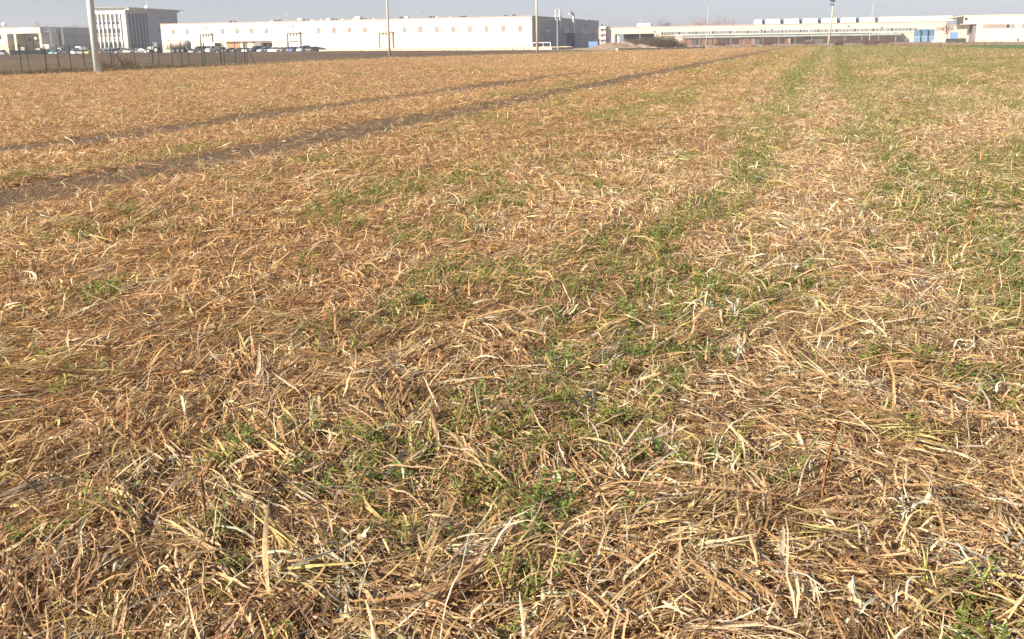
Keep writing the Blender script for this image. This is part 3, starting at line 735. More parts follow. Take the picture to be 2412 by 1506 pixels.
x0, z0 = fs.front(80.5, 66, 0)
sg = fs_box(44, 66, 82, 77.5, 0, 'sign_panel', white_p, .1)
x0, z1 = fs.front(56, 68.5, 0); x1, z0 = fs.front(77, 74, 0)
glyphs(5, x0, x1, z0, z1, -.102, 3).build('lettering', mat('faded_letters', (.55, .58, .66), .6), sg)
x0, z1 = fs.front(49, 69.5, 0); x1, z0 = fs.front(51.6, 73, 0)
m = MB(); m.tube([((x0 + x1) / 2, -.1, (z0 + z1) / 2), ((x0 + x1) / 2, -.16, (z0 + z1) / 2)], (x1 - x0) / 2, 8); m.build('emblem', dark, sg)
def fs_side(px0, py0, px1, py1, name, mt, t=.1, par=None, off=.006):
    y0, z1 = fs.side(px0, py0); y1, z0 = fs.side(px1, py1); return MB().box(off, off + t, y0, y1, max(z0, -.2), z1).build(name, mt, par or sh)
sg2 = fs_side(102, 66.5, 131, 76.8, 'sign_panel', mat('sign_blue_white', (.60, .66, .72), .5, .04))
y0, z1 = fs.side(111, 68.3); y1, z0 = fs.side(129.5, 74.6)
r_ = glyphs(5, y0, y1, z0, z1, 0, 5)
for q in range(len(r_.v)): x_, y_2, z_ = r_.v[q]; r_.v[q] = (.104 - y_2, x_, z_)
r_.f = [tuple(reversed(f)) for f in r_.f]
r_.build('lettering', mat('sign_letters', (.10, .18, .32), .6), sg2)
y0, z1 = fs.side(105.3, 69); y1, z0 = fs.side(108.2, 73.5)
MB().tube([(.1, (y0 + y1) / 2, (z0 + z1) / 2), (.15, (y0 + y1) / 2, (z0 + z1) / 2)], (z1 - z0) / 2, 8).build('emblem', dark, sg2)
fs_side(103, 78.5, 138, 102, 'shutter', mat('beige_shutter', (.42, .38, .33), .7, .08), .06)
fs_side(120.3, 78, 121.3, 102, 'downpipe', frame_w, .15); fs_side(139.3, 78.5, 141.5, 106, 'downpipe', dark, .2); fs_side(146, 64.5, 148, 105, 'downpipe', frame_w, .2)
for k in range(7):
    px = 151.5 + k * 9; fs_side(px, 80.5, px + 7.3, 91, 'window', glass, .07)
m = MB(); x0, z0 = fs.front(10.5, 62, 3)
m.tube([(x0, 3, zt), (x0, 3, zt + .6)], .2, 8); m.tube([(x0, 3, zt + .5), (x0, 3, zt + .7), (x0, 3, zt + 1.2), (x0, 3, zt + 1.7), (x0, 3, zt + 1.9)], [.3, .75, .95, .7, .2], 10)
m.build('roof_dome', white_p, sh)
for px, tx in ((94.0, -1.6), (103.5, .4)):
    x0, z0 = fs.front(px, 84)
    m = MB(); m.tube([(-.3, -.1, z0 - 1), (-.3, -.6, z0 - .8)], .05, 6); m.tube([(tx, -.62, z0 - .9), (tx, -.8, z0 - .9)], .45, 12); m.build('mirror', white_p, sh)

# ------------------------------------------------------------------ long low depot at the right, with canopy
fl = Frame(XY(*UV(PY(1440, 100, 425))))
dp_ = thing('depot', 'long low cream depot with a ribbon of windows above a grey canopy', 'warehouse', fl.p)
_, zt = fl.front(1440, 64.0); _, zf = fl.front(1440, 81.0); xr, _ = fl.front(2229, 60); xo, _ = fl.front(1541, 90)
m = MB(); m.box(0, xo, 0, 1.0, zf + .003, zt - .2); m.box(xo, xr, 0, 45, -.4, zt - .2); m.box(0, xo - .003, 1.003, 45, zf + 1, zt - .2)
m.build('wall', panel, dp_)
MB().box(-.15, xr + .1, -.15, 45, zt - .197, zt).build('roof', coping, dp_)
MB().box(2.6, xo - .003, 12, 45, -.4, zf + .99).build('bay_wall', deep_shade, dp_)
for px, y in ((1440.8, .1), (1454.5, 5)):
    x0, _ = fl.front(px, 90, y); MB().box(x0, x0 + .7, y, y + .7, -.4, zf).build('column', white_p, dp_)
x0, _ = fl.front(1557.5, 80); x1, _ = fl.front(2160, 70)
_, z1 = fl.front(1700, 73.1); _, z0 = fl.front(1700, 80.3)
nW = 72; st = (x1 - x0) / nW
for k in range(nW):
    a = x0 + k * st
    wdt = st * (0.60 if k % 7 else 0.52)
    f = MB().box(a, a + st * .98, -.06, -.003, z0, z1).build('window', frame_w, dp_)
    MB().box(a + .06, a + .06 + wdt, -.1, -.063, z0 + .04, z1 - .04).build('pane', glass if k % 5 else glass_d, f)
    MB().box(a + st * .74, a + st * .93, -.1, -.063, z0 + .04, z1 - .04).build('pane', glass_d, f)
x2, _ = fl.front(2205, 70); x3, _ = fl.front(2223, 70)
MB().box(x2, x3, -.06, -.003, z0, z1).build('window', glass_b, dp_)
m = MB(); m.box(x0 - .5, x1 + .4, -.3, -.004, z0 - .55, z0 - .1); m.build('sill', cream, dp_)
xc0, _ = fl.front(1601, 86); xc1, _ = fl.front(2122, 86)
_, zc1 = fl.front(1700, 82.2); _, zc0 = fl.front(1700, 89.0)
m = MB()
for k in range(3):
    pass
m.prism([(0, zc1), (-3.3, zc1 - .02), (-3.6, zc0), (-3.4, zc0), (-3.1, zc1 - .3), (0, zc1 - .3)], 0, 1)
m.v = [(xc0 + (xc1 - xc0) * y, x - .01, z) for x, y, z in m.v]
cn = m.build('canopy', mat('canopy_metal', (.25, .265, .26), .6, .2, .5), dp_)
m = MB(); n_ = 60
xcl, _ = fl.front(1612, 86); xcr, _ = fl.front(2054, 86)
for k in range(n_):
    a = xcl + (xcr - xcl) * k / n_; b = a + (xcr - xcl) / n_ * .85
    sl_ = lambda f: (-3.3 - .3 * f - .02, zc1 - .02 + (zc0 - zc1 + .02) * f)
    (ya, za), (yb2, zb) = sl_(.08), sl_(.46)
    m.v += [(a, ya, za), (b, ya, za), (b, yb2, zb), (a, yb2, zb)]; i_ = len(m.v); m.f.append((i_ - 4, i_ - 1, i_ - 2, i_ - 3))
m.build('skylight_strip', glass_d, cn)
for k in range(14):
    a = xc0 + 2 + (xc1 - xc0 - 4) * k / 13; MB().box(a, a + .16, -3.3, -3.2, -.3, zc0 + .5).build('canopy_post', frame_m, dp_)
def fl_box(px0, py0, px1, py1, name, mt, t=.08, off=.003):
    x0, z1 = fl.front(px0, py0); x1, z0 = fl.front(px1, py1); return MB().box(x0, x1, -t - off, -off, max(z0, -.3), z1).build(name, mt, dp_)
fl_box(1690, 96, 1741, 108, 'lower_wall', pinkp); fl_box(1788, 93.5, 1849, 106, 'lower_wall', pinkp); fl_box(1862, 92.8, 1896, 104, 'lower_wall', pinkp); fl_box(1972.5, 91, 2125, 103, 'lower_wall', pinkp)
fl_box(1779, 93, 1789.5, 104, 'door', white_p, .12); fl_box(1911, 92, 1938, 102, 'door', frame_w, .12); fl_box(1938.5, 92.2, 1953, 101, 'door', mat('ochre_door', (.62, .44, .14), .6), .12)
fl_box(1634, 92, 1637.5, 107, 'door', white_p, .12); fl_box(1637.6, 97, 1650, 108, 'lower_wall', panel); fl_box(1988, 94.5, 1991.5, 101, 'door', mat('brown_door', (.2, .1, .06), .6), .12); fl_box(2131, 88.5, 2138, 98, 'door', frame_w, .1)
bays_ = [(1775, 1795.5), (1802, 1838.5), (1846, 1883), (1889.5, 1927), (1934, 1971.5), (1979, 2016.5), (2023.5, 2061.5), (2069, 2245)]
yb = 9.0
_, zk = fl.front(1850, 44.6, yb)
for a, b in bays_:
    x0, _ = fl.front(a, 50, yb); x1, _ = fl.front(b, 50, yb)
    MB().box(x0, x1, yb, yb + 9, zt, zk, .2, .2).build('roof_light', mat('roof_light_cream', (.54, .50, .43), .6, .05), dp_)
x0, _ = fl.front(1780, 50, yb + 2); x1, _ = fl.front(2066, 50, yb + 2)
MB().box(x0, x1, yb + 2, yb + 8, zt, zk - .06).build('roof_duct', mat('blue_grey_sheet', (.12, .15, .30), .5), dp_)
x0, z1 = fl.front(1500.5, 55.4, 6); x1, _ = fl.front(1533, 55.4, 6)
m = MB(); s_ = (x1 - x0) / 5
for k in range(5): m.box(x0 + k * s_, x0 + (k + .93) * s_, 6, 10, zt, z1)
m.build('roof_unit', white_p, dp_)
for px, py in ((1788.5, 67), (1812.5, 66), (1994, 58), (2072, 61), (1538, 71)):
    x0, z0 = fl.front(px, py); m = MB(); m.tube([(x0, 0, z0), (x0, -.8, z0 + .1)], .05, 6); m.box(x0 - .25, x0 + .25, -1.2, -.8, z0 - .1, z0 + .2); m.build('wall_lamp', galv, dp_)

# ------------------------------------------------------------------ nearer building at the right edge, with hollow porch roof
fb = Frame(XY(*UV(PY(2266, 90, 318))))
hb = thing('factory_hall', 'cream factory hall with a projecting porch corner, at the right edge above the green crop', 'factory', fb.p)
_, zt = fb.front(2266, 36.8); _, zs = fb.front(2266, 57.8); xw, _ = fb.front(2300, 70); xe, _ = fb.front(2900, 70); 
hall = mat('hall_panel', (0.66, 0.58, 0.45), 0.85, 0.06, 0.15, streak=True)
m = MB(); m.box(xw, xe, 0, 52, -.4, zt - .2); m.box(0, xw - .003, 0, .3, zs, zt - .2); m.box(0, xw - .003, .303, 9, zs, zs + .2)
m.build('wall', hall, hb)
MB().box(-.1, xe, -.1, 52, zt - .197, zt).build('roof', hall, hb)
xp, _ = fb.front(2291, 80)
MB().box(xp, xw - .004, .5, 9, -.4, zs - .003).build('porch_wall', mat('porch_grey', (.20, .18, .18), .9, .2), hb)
_ys, _ = fb.side(2252.5, 60); m = MB(); m.box(.001, .12, .31, max(2.0, min(_ys, 30)), zs + .25, zt - .25); m.build('side_cladding', mat('dark_cladding', (.07, .065, .07), .8), hb)
wn = [(2316, 2325), (2327, 2336), (2337.5, 2347), (2349, 2358.5), (2359.5, 2368), (2370, 2378.5), (2381, 2390), (2407, 2416), (2418, 2427)]
for k, (a, b) in enumerate(wn):
    x0, z1 = fb.front(a, 57.2); x1, z0 = fb.front(b, 66.2); window(hb, x0, x1, z0, z1, frame_m, glass_d if k == 5 else glass_b)
x0, z0 = fb.front(2275.5, 45); MB().tube([(x0, -.003, z0), (x0, -.1, z0)], .42, 12).build('round_vent', dark, hb)
for px, y0 in ((2326, 37), (2345, 67)):
    x0, z1 = fb.front(px, y0); MB().tube([(x0, -.06, -.2), (x0, -.06, z1 - .2)], .06, 6).build('downpipe', galv, hb)
x0, z0 = fb.front(2397, 93); MB().box(x0 - .2, x0 + .2, -.25, -.003, z0 - .4, z0 + .25).build('hydrant_box', mat('red_box', (.34, .08, .06), .5), hb)
x0, z1 = fb.front(2400, 33, 10); m = MB(); m.v = [(x0, 10, zt), (x0 + 12, 10, zt), (x0 + 12, 10, zt + 1.2), (x0, 14, zt), (x0 + 12, 14, zt), (x0 + 12, 14, zt + 1.2)]; m.f = [(0, 1, 2), (5, 4, 3), (0, 3, 4, 1), (1, 4, 5, 2), (2, 5, 3, 0)]
m.build('roof_light', white_p, hb)
# gatehouse seen through the porch
fg = Frame(XY(*UV(PY(2228, 95, 390))))
gh = thing('gatehouse', 'pale gatehouse with three small windows seen through the porch of the factory hall', 'outbuilding', fg.p)
x0, z1 = fg.front(2229, 51); x1, _ = fg.front(2310, 60); _, za = fg.front(2270, 60)
MB().box(x0 + .5, x1, 0, 12, -.3, za).build('wall', panel, gh); MB().box(x0 + .3, x1, -.2, 12.2, za + .003, za + .3).build('roof', coping, gh)
for a, b in ((2258, 2264.5), (2267.5, 2273.5), (2276, 2282)):
    xa, z1 = fg.front(a, 69.5); xb, z0 = fg.front(b, 77.5); window(gh, xa, xb, z0, z1, frame_m, glass_d)

# apartment house far behind
fa_ = Frame(PY(1427, 90, 640), -A)
ap = thing('apartment_house', 'distant pinkish apartment house between the warehouse and the depot', 'apartment building', fa_.p)
x0, z1 = fa_.front(1400, 65.2); x1, _ = fa_.front(1427, 65.2); 
m = MB(); m.box(x0, x1, 0, 14, -.4, z1); m.box(x1 + .003, x1 + 5, 3, 16, -.4, z1 - .3); m.build('wall', pinkp, ap)
MB().box(x0 - .4, x1 + .4, -.4, 14.4, z1 + .003, z1 + .4).build('roof', coping, ap)
for k in range(4):
    for j in range(2):
        a = x1 - 6.2 + j * 3.2; b = 1.5 + k * 3.0; window(ap, a, a + 1.5, b, b + 1.5, frame_w, glass_d)
for k in range(3): MB().box(x1 + .01 - 3.4, x1 + .2, -1.2, -.12, 3.0 + k * 3, 4.0 + k * 3).build('balcony', frame_w, ap)

# brick shed and flat carport in front of the warehouse
fk = Frame(XY(*UV(PY(534, 118, 318))))
bs = thing('brick_shed', 'low orange brick shed with a flat roof behind the parked cars', 'shed', fk.p)
_, zt = fk.front(534, 97.5); x1, _ = fk.front(600, 100); x2, _ = fk.front(617, 100)
brick = mat('orange_brick', (.52, .33, .18), .85, .15, 1.5)
MB().box(0, x1, 0, 6, -.2, zt - .3).build('wall', brick, bs)
MB().box(-.4, x1 + .3, -.5, 6.4, zt - .297, zt).build('roof', mat('shed_roof', (.30, .20, .13), .8, .15), bs)
for a, b, mt in ((566, 572, frame_w), (573.5, 576.5, brown), (584, 594.5, white_p)):
    xa, _ = fk.front(a, 100); xb, _ = fk.front(b, 100); MB().box(xa, xb, -.07, -.003, 0, zt - .35).build('door', mt, bs)
MB().box(x1 + .31, x2, -.4, 6, -.2, zt - .05).build('side_bay', mat('bay_grey', (.22, .20, .18), .9, .15), bs)
cp = thing('carport', 'thin flat brown carport roof on posts beside the brick shed', 'carport', fk.p)
x3, _ = fk.front(684, 98)
MB().box(x2 + .15, x3, -.6, 5, zt - .55, zt - .3).build('roof', mat('carport_brown', (.36, .25, .18), .7, .15), cp)
for k in range(6):
    a = x2 + .4 + (x3 - x2 - .8) * k / 5; MB().tube([(a, -.3, 0), (a, -.3, zt - .553)], .06, 6).build('post', galv, cp)

# ------------------------------------------------------------------ poles and lamps
b_ = P(230.5, 171)
t = thing('steel_mast', 'thick pale grey steel mast standing at the fence, the nearest pole', 'pole', b_, 0)
m = MB(); m.tube([(0, 0, -.1), (0, 0, 6), (0.05, 0, 15)], [.258, .256, .25], 24); m.build('shaft', mat('mast_paint', (.58, .67, .66), .55, .14, 3.0, streak=True), t, True)
m = MB(); m.tube([(0, 0, -.1), (0, 0, .06)], .42, 20); m.build('footing', conc, t)
for px, py, rb, rt, hh, lab, lean in ((918.2, 135.6, .165, .115, 10.5, 'weathered concrete pole standing in front of the warehouse loading door', -.02), (1266, 127.6, .18, .13, 10.5, 'pale concrete pole standing by the right corner of the white warehouse', -.03)):
    b_ = P(px, py)
    t = thing('concrete_pole', lab, 'pole', b_, 0, 'concrete utility poles at the edge of the field')
    MB().tube([(0, 0, -.1), (lean * 2, 0, 5), (lean * 5, 0, hh)], [rb, (rb + rt) / 2, rt], 14).build('shaft', conc, t, True)
b_ = P(1951, 108.8)
t = thing('concrete_pole', 'leaning concrete power pole with a dark box at its top, in front of the depot', 'pole', b_, 0, 'concrete utility poles at the edge of the field')
lean = .17
MB().tube([(0, 0, -.1), (lean * 2, 0, 5), (lean * 4, 0, 10.2)], [.24, .19, .14], 12).build('shaft', conc, t, True)
m = MB(); m.box(-.15, .85, -.4, .3, 9.75, 10.35, .08, .08); m.tube([(.2, -.2, 9.7), (.2, -.2, 9.4)], .09, 6); m.build('switch_box', dark, t)
m = MB(); m.tube([(-.15, -.2, 8.95), (.5, -.2, 9.0)], .05, 6)
for k in (-.15, .1, .45): m.tube([(k, -.2, 8.8), (k, -.2, 9.25)], .07, 6)
m.build('insulator', dark, t)
def lamp(px, py_base, py_top, Y, lab, group=None, arm=0.5, r=.06, name='street_lamp', lean=0.0, p=None):
    b_ = PY(px, py_base, Y); b_ = Vector((b_.x, b_.y, 0)); top = PY(px, py_top, Y).z
    t = thing(name, lab, 'lamp post', b_, -A, group)
    MB().tube([(0, 0, -.2), (lean * .5, 0, top * .5), (lean, 0, top)], [r * 1.3, r, r * .7], 8).build('pole', mat('lamp_white', (.50, .51, .52), .45, .06), t)
    m = MB(); m.tube([(lean, 0, top - .05), (lean + arm * .3, 0, top + .15)], .05, 6); m.box(lean - .05, lean + arm, -.12, .12, top + .1, top + .24, .04, .04)
    m.build('lamp_head', mat('lamp_grey', (.30, .31, .33), .5), t)
    return t
G_ = 'street lamps along the yards'
lamp(1662.7, 110, 14.5, 285, 'slim white lamp post standing before the left half of the depot', G_, lean=.35)
lamp(2047, 101, 7.5, 330, 'slim white lamp post right of the leaning power pole', G_, lean=.4, r=.075)
lamp(1507.3, 100, 45, 340, 'thin lamp post rising from the scrub before the open bay of the depot', G_)
lamp(1312.9, 117, 24, 248, 'thin lamp post beside the flues on the warehouse side wall', G_)
lamp(149.5, 110, 51, 365, 'lamp post in front of the workshop side wall, right of its hanging sign', G_)
lamp(121.5, 110, 45.5, 372, 'lamp post standing before the blue and white workshop sign', G_)
lamp(677, 112, 34.5, 318, 'thin lamp post left of the middle loading door of the warehouse', G_, arm=.6)
lamp(985.5, 114, 30, 295, 'thin lamp post in front of the warehouse, right of the weathered pole', G_, arm=.6)
lamp(1584.5, 70, 48, 470, 'thin lamp post showing above the depot roof by the bare trees', G_, arm=.4)

# small gate-like frame and marker post by the warehouse corner
b_ = PY(1255, 117.8, 262); b_.z = 0; fq = Frame(b_)
t = thing('white_goal_frame', 'white tubular frame with two uprights at the warehouse corner', 'railing', b_)
x1, z1 = fq.front(1296.5, 100.6); z1 = max(z1, 1.4)
m = MB(); m.tube([(0, 0, 0), (0, 0, z1)], .07, 6); m.tube([(x1, 0, 0), (x1, 0, z1)], .09, 6); m.tube([(0, 0, z1), (x1, 0, z1)], .08, 6); m.tube([(0, 0, .12), (x1, 0, .12)], .05, 6); m.build('frame', white_p, t)
for f_ in (.2, .6): MB().tube([(x1 * f_, 0, .1), (x1 * f_, 0, z1)], .06, 6).build('upright', white_p, t)
b_ = PY(1244.7, 118.6, 255); b_.z = 0
t = thing('marker_post', 'short grey marker post left of the white frame', 'post', b_)
MB().tube([(0, 0, -.1), (0, 0, 1.75)], .05, 8).build('post', galv, t); MB().box(-.1, .1, -.08, .08, 1.3, 1.62).build('plate', white_p, t)

# ------------------------------------------------------------------ wire fences by the mast
fgreen = mat('fence_green', (.035, .055, .045), .6, .2)
def fence(name, lab, pts, posts, hgt, cat='fence', group=None, brace=()):
    p0, p1 = P(*pts[0]), P(*pts[1])
    t = thing(name, lab, cat, p0, math.atan2((p1 - p0).y, (p1 - p0).x), group)
    L = (p1 - p0).length; fr_ = Frame(p0, t.rotation_euler.z)
    for px in posts:
        x, _ = fr_.front(px, 140); x = min(max(x, 0), L)
        dz = random.uniform(-.12, .15); MB().tube([(x, 0, -.1), (x + random.uniform(-.03, .03), 0, hgt + dz)], .04, 6).build('post', fgreen, t)
        if px in brace: MB().tube([(x + .1, 0, hgt * .75), (x + 1.5, 0, 0)], .032, 5).build('brace', fgreen, t)
    m = MB(); e = .0036
    for k in range(12): m.box(0, L, -e, e, .08 + k * (hgt - .15) / 11, .08 + k * (hgt - .15) / 11 + 2 * e)
    for k in range(int(L / .12)): m.box(k * .12, k * .12 + 2 * e, -e - .004, e - .004, .05, hgt - .05)
    m.build('wire_mesh', fgreen, t)
fence('wire_fence', 'green wire fence on dark posts running past the foot of the steel mast', [(-150, 185.5), (585, 153.0)], (-90, -20, 48, 107, 165, 218, 267, 318, 374, 405, 428, 476, 528, 583), 2.05, brace=(267, 583))
fence('wire_fence', 'second wire fence on dark posts behind the one at the mast', [(-150, 169.5), (585, 150.6)], (-60, 66, 137, 198, 262, 359.5, 445, 482, 520, 555, 577), 2.0)

# ------------------------------------------------------------------ low walls, rubble, mounds
def low_wall(name, lab, pxs, zh, mt, Ys, seed, cat='wall'):
    r = random.Random(seed)
    p0 = PY(pxs[0], 118, Ys[0]); p1 = PY(pxs[1], 118, Ys[1]); p0.z = p1.z = 0
    t = thing(name, lab, cat, p0, math.atan2((p1 - p0).y, (p1 - p0).x)); L = (p1 - p0).length
    m = MB(); x = 0
    while x < L:
        wd_ = r.uniform(.6, 2.2)
        if r.random() < .97: m.box(x, min(L, x + wd_ - .03), r.uniform(-.4, -.2), r.uniform(.2, .4), -.2, zh * r.uniform(.9, 1.06), .02, .02)
        x += wd_
    m.build('blocks', mt, t)
stone = mat('tan_stone', (.52, .42, .30), .9, .25, 1.5)
low_wall('stone_kerb', 'low tan stone wall along the foot of the white warehouse', (752, 1345), .72, stone, (292, 263), 1)
low_wall('rubble_wall', 'broken line of pale kerb stones before the earth mounds', (1452, 1660), .4, stone, (206, 222), 2)
low_wall('concrete_kerb', 'low concrete kerb along the scrub before the depot', (1662, 1948), .35, stone, (236, 246), 3)
low_wall('block_wall', 'short block wall right of the white frame', (1297, 1350), .6, stone, (256, 262), 4)
earth = mat('dug_earth', (.22, .165, .122), .95, .25, 1.2, bump=.6, bscale=6)
earth2 = mat('pale_earth', (.27, .205, .155), .95, .25, 1.2, bump=.6, bscale=6)
def mound(px, py, Y, wx, wy, hh, lab, seed, mt, mound_bias=0.0):
    b_ = PY(px, py, Y); b_.z = 0
    n = 40; g_ = np.linspace(-1, 1, n); gx, gy = np.meshgrid(g_, g_)
    r_ = np.sqrt(gx * gx + gy * gy)
    z = np.clip(1 - np.abs(r_) ** 1.25, 0, 1) * (0.75 + .5 * fbm(gx * 3 + seed * 5, gy * 3, 1.3, seed)) + (fbm(gx * 9, gy * 9, 1.0, seed + 9) - .5) * .12 * (r_ < 1)
    V = np.stack([gx * wx + mound_bias * np.clip(z, 0, 1) * wx, gy * wy, z * hh - .08], -1)
    o = grid_mesh('earth_mound', V, mt); o.location = b_; o.rotation_euler = (0, 0, -A)
    tag(o, lab, 'mound', 'earth mounds dumped beside the warehouse')
mound(1441, 118.5, 228, 6.5, 5, 1.6, 'brown earth mound nearest the blue skip', 1, earth)
mound(1470, 117.5, 236, 5.5, 5, 1.75, 'paler earth mound merging into the scrub', 2, earth2)
mound(1514, 117.5, 225, 3.6, 3.5, 1.15, 'small pale earth mound before the big thicket', 3, earth2)
mound(1494, 118, 220, 2.8, 3, 1.0, 'low brown earth mound between the paler ones', 4, earth)
mound(1540, 117.2, 222, 2.6, 2.4, .65, 'lowest heap of pale earth in front of the thicket', 5, earth2)
b_ = PY(1399, 112, 290); b_.z = 0; fk2 = Frame(b_)
t = thing('waste_skip', 'blue steel skip standing behind the first earth mound', 'skip', b_)
x0, z1 = fk2.front(1389, 98.6); x1, _ = fk2.front(1409, 98.6)
m = MB(); m.box(x0, x1, -1.1, 1.1, 0, z1, -.1, -.1)
for k in range(5): m.box(x0 + (x1 - x0) * k / 4.3, x0 + (x1 - x0) * k / 4.3 + .12, -1.22, -1.0, .1, z1 - .05)
m.build('body', blue_s, t); MB().box(x0 + .1, x1 - .1, -.95, .95, z1 + .004, z1 + .15).build('load', dark, t)
b_ = PY(1405, 112, 305); b_.z = 0; fk2 = Frame(b_); x0, z1 = fk2.front(1399.5, 92.3); x1, z0 = fk2.front(1410.5, 98)
t = thing('dark_tank', 'dark flat-topped container behind the blue skip', 'container', b_)
m = MB(); m.box(x0, x1, -1, 1, 0, z1 - .2); m.box(x0 - .1, x1 + .1, -1.1, 1.1, z1 - .19, z1, .1, .1); m.build('body', dark, t); MB().box(x0 + .3, x0 + 1.0, -1.06, -1.003, .4, 1.8).build('hatch', galv, t)

# blue wrapped stacks, skip and container at the right
def wrapped(px0, px1, py0, py1, Y, lab, mt, dpt=2.4):
    b_ = PY((px0 + px1) / 2, py1, Y); b_.z = 0; f_ = Frame(b_)
    x0, z1 = f_.front(px0, py0); x1, z0 = f_.front(px1, py1); z0 = max(z0, 0)
    t = thing('wrapped_stack', lab, 'wrapped pallet', b_, -A, 'blue wrapped stacks by the depot')
    MB().box(x0, x1 - .06, -.2, dpt, z0 + .12, z1, .05, .05).build('wrapping', mt, t)
    m = MB(); 
    for k in range(3): m.box(x0 + (x1 - x0) * k / 2.2, x0 + (x1 - x0) * k / 2.2 + .15, -.21, dpt, z0, z0 + .11)
    m.build('pallet', timber, t)
bl1 = mat('blue_wrap', (.085, .165, .25), .45, .25, 1.2); bl2 = mat('pale_blue_wrap', (.165, .26, .38), .5, .2, 1.2)
Yb = 352
for k, (a, b) in enumerate(((2155, 2168.5), (2168.7, 2185.5), (2185.7, 2201.5))):
    wrapped(a, b, 69.5, 86, Yb, 'dark blue wrapped stack, ' + ['left one of the upper row', 'middle one of the upper row', 'right one of the upper row'][k], bl1)
    wrapped(a - 1.5, b - 1.2, 86, 101, Yb - .15, 'pale blue wrapped stack, ' + ['left one of the lower row', 'middle one of the lower row', 'right one of the lower row'][k], bl2)
b_ = PY(2204, 99, 345); b_.z = 0
mm = MB(); rr_ = random.Random(4)
for k in range(14): a = rr_.uniform(-1.4, 1.3); mm.box(a, a + rr_.uniform(.3, .8), rr_.uniform(-.8, .2), rr_.uniform(.3, .9), 0, rr_.uniform(.3, .85), .12, .1)
o = mm.build('plastic_heap', mat('ice_blue_plastic', (.38, .52, .62), .4, .1)); o.location = b_; o.rotation_euler = (0, 0, -A)
tag(o, 'heap of pale ice-blue plastic beside the blue stacks', 'plastic sheeting')
b_ = PY(2225, 99, 340); b_.z = 0; t = thing('gate_pillar', 'yellowish masonry pillar left of the dark green container', 'pillar', b_)
MB().box(-.55, .55, -.5, .5, -.2, 2.0).build('shaft', cream, t); MB().box(-.7, .7, -.65, .65, 2.003, 2.2, .1, .1).build('cap', stone, t)
def container(px0, px1, py0, py1, Y, name, lab, mt, cat='container', dpt=2.4):
    b_ = PY((px0 + px1) / 2, py1, Y); b_.z = 0; f_ = Frame(b_); x0, z1 = f_.front(px0, py0); x1, z0 = f_.front(px1, py1); z0 = max(0, min(z0, z1 - 1.5))
    t = thing(name, lab, cat, b_)
    m = MB(); m.box(x0, x1, 0, dpt, z0, z1); n = max(4, int((x1 - x0) / .45))
    for k in range(n): m.box(x0 + (x1 - x0) * (k + .2) / n, x0 + (x1 - x0) * (k + .65) / n, -.06, -.001, z0 + .12, z1 - .12)
    m.build('body', mt, t); m = MB(); m.box(x0 - .04, x1 + .04, -.09, dpt + .05, z1 + .002, z1 + .12); m.build('top_rail', mt, t)
    if z0 > .3: MB().box(x0 + .2, x1 - .2, .2, dpt - .2, 0, z0 - .003).build('base', dark, t)
container(2229, 2275, 92.5, 103.5, 318, 'green_skip', 'long dark green skip standing before the porch of the factory hall', mat('dark_green_steel', (.055, .065, .055), .6, .2))
container(2240, 2256.5, 77.5, 92, 345, 'blue_container', 'blue container seen under the factory porch', blue_s)
for a, b, c, d, lab in ((1603.5, 1631.5, 92.3, 107, 'first stack of orange timber at the left end of the depot canopy'), (1651.5, 1662, 92.2, 102, 'narrow orange timber stack left of the canopy lamp post'), (1667, 1689.5, 92, 107, 'orange and grey timber stack right of the canopy lamp post'), (1741, 1778.5, 92.5, 104.5, 'widest stack of rusty timber under the depot canopy'), (1849, 1862, 91.8, 101.5, 'brown timber stack between two pink wall bays'), (1896, 1911, 90.5, 102, 'dark brown timber stack left of the white depot doors'), (1962, 1972.5, 89.5, 101, 'darkest timber stack right of the leaning power pole')):
    f_ = Frame(XY(*(lambda q: (q[0], q[1]))(UV(PY((a + b) / 2, 100, 402)))))
    x0, z1 = f_.front(a, c); x1, _ = f_.front(b, c); z1 = max(z1, 2)
    t = thing('timber_stack', lab, 'timber stack', f_.p, -A, 'timber stacks under the depot canopy')
    rr_ = random.Random(int(a)); x = x0
    m = MB(); m2 = MB()
    while x < x1:
        w_ = rr_.uniform(.25, .6); (m if rr_.random() < .72 else m2).box(x, min(x1, x + w_ - .03), rr_.uniform(-.2, .1), 1.2, 0, z1 * rr_.uniform(.82, 1.0)); x += w_
    m.build('planks', timber, t)
    if m2.v: m2.build('pale_planks', mat('pale_timber', (.36, .26, .20), .8, .2, 3), t)

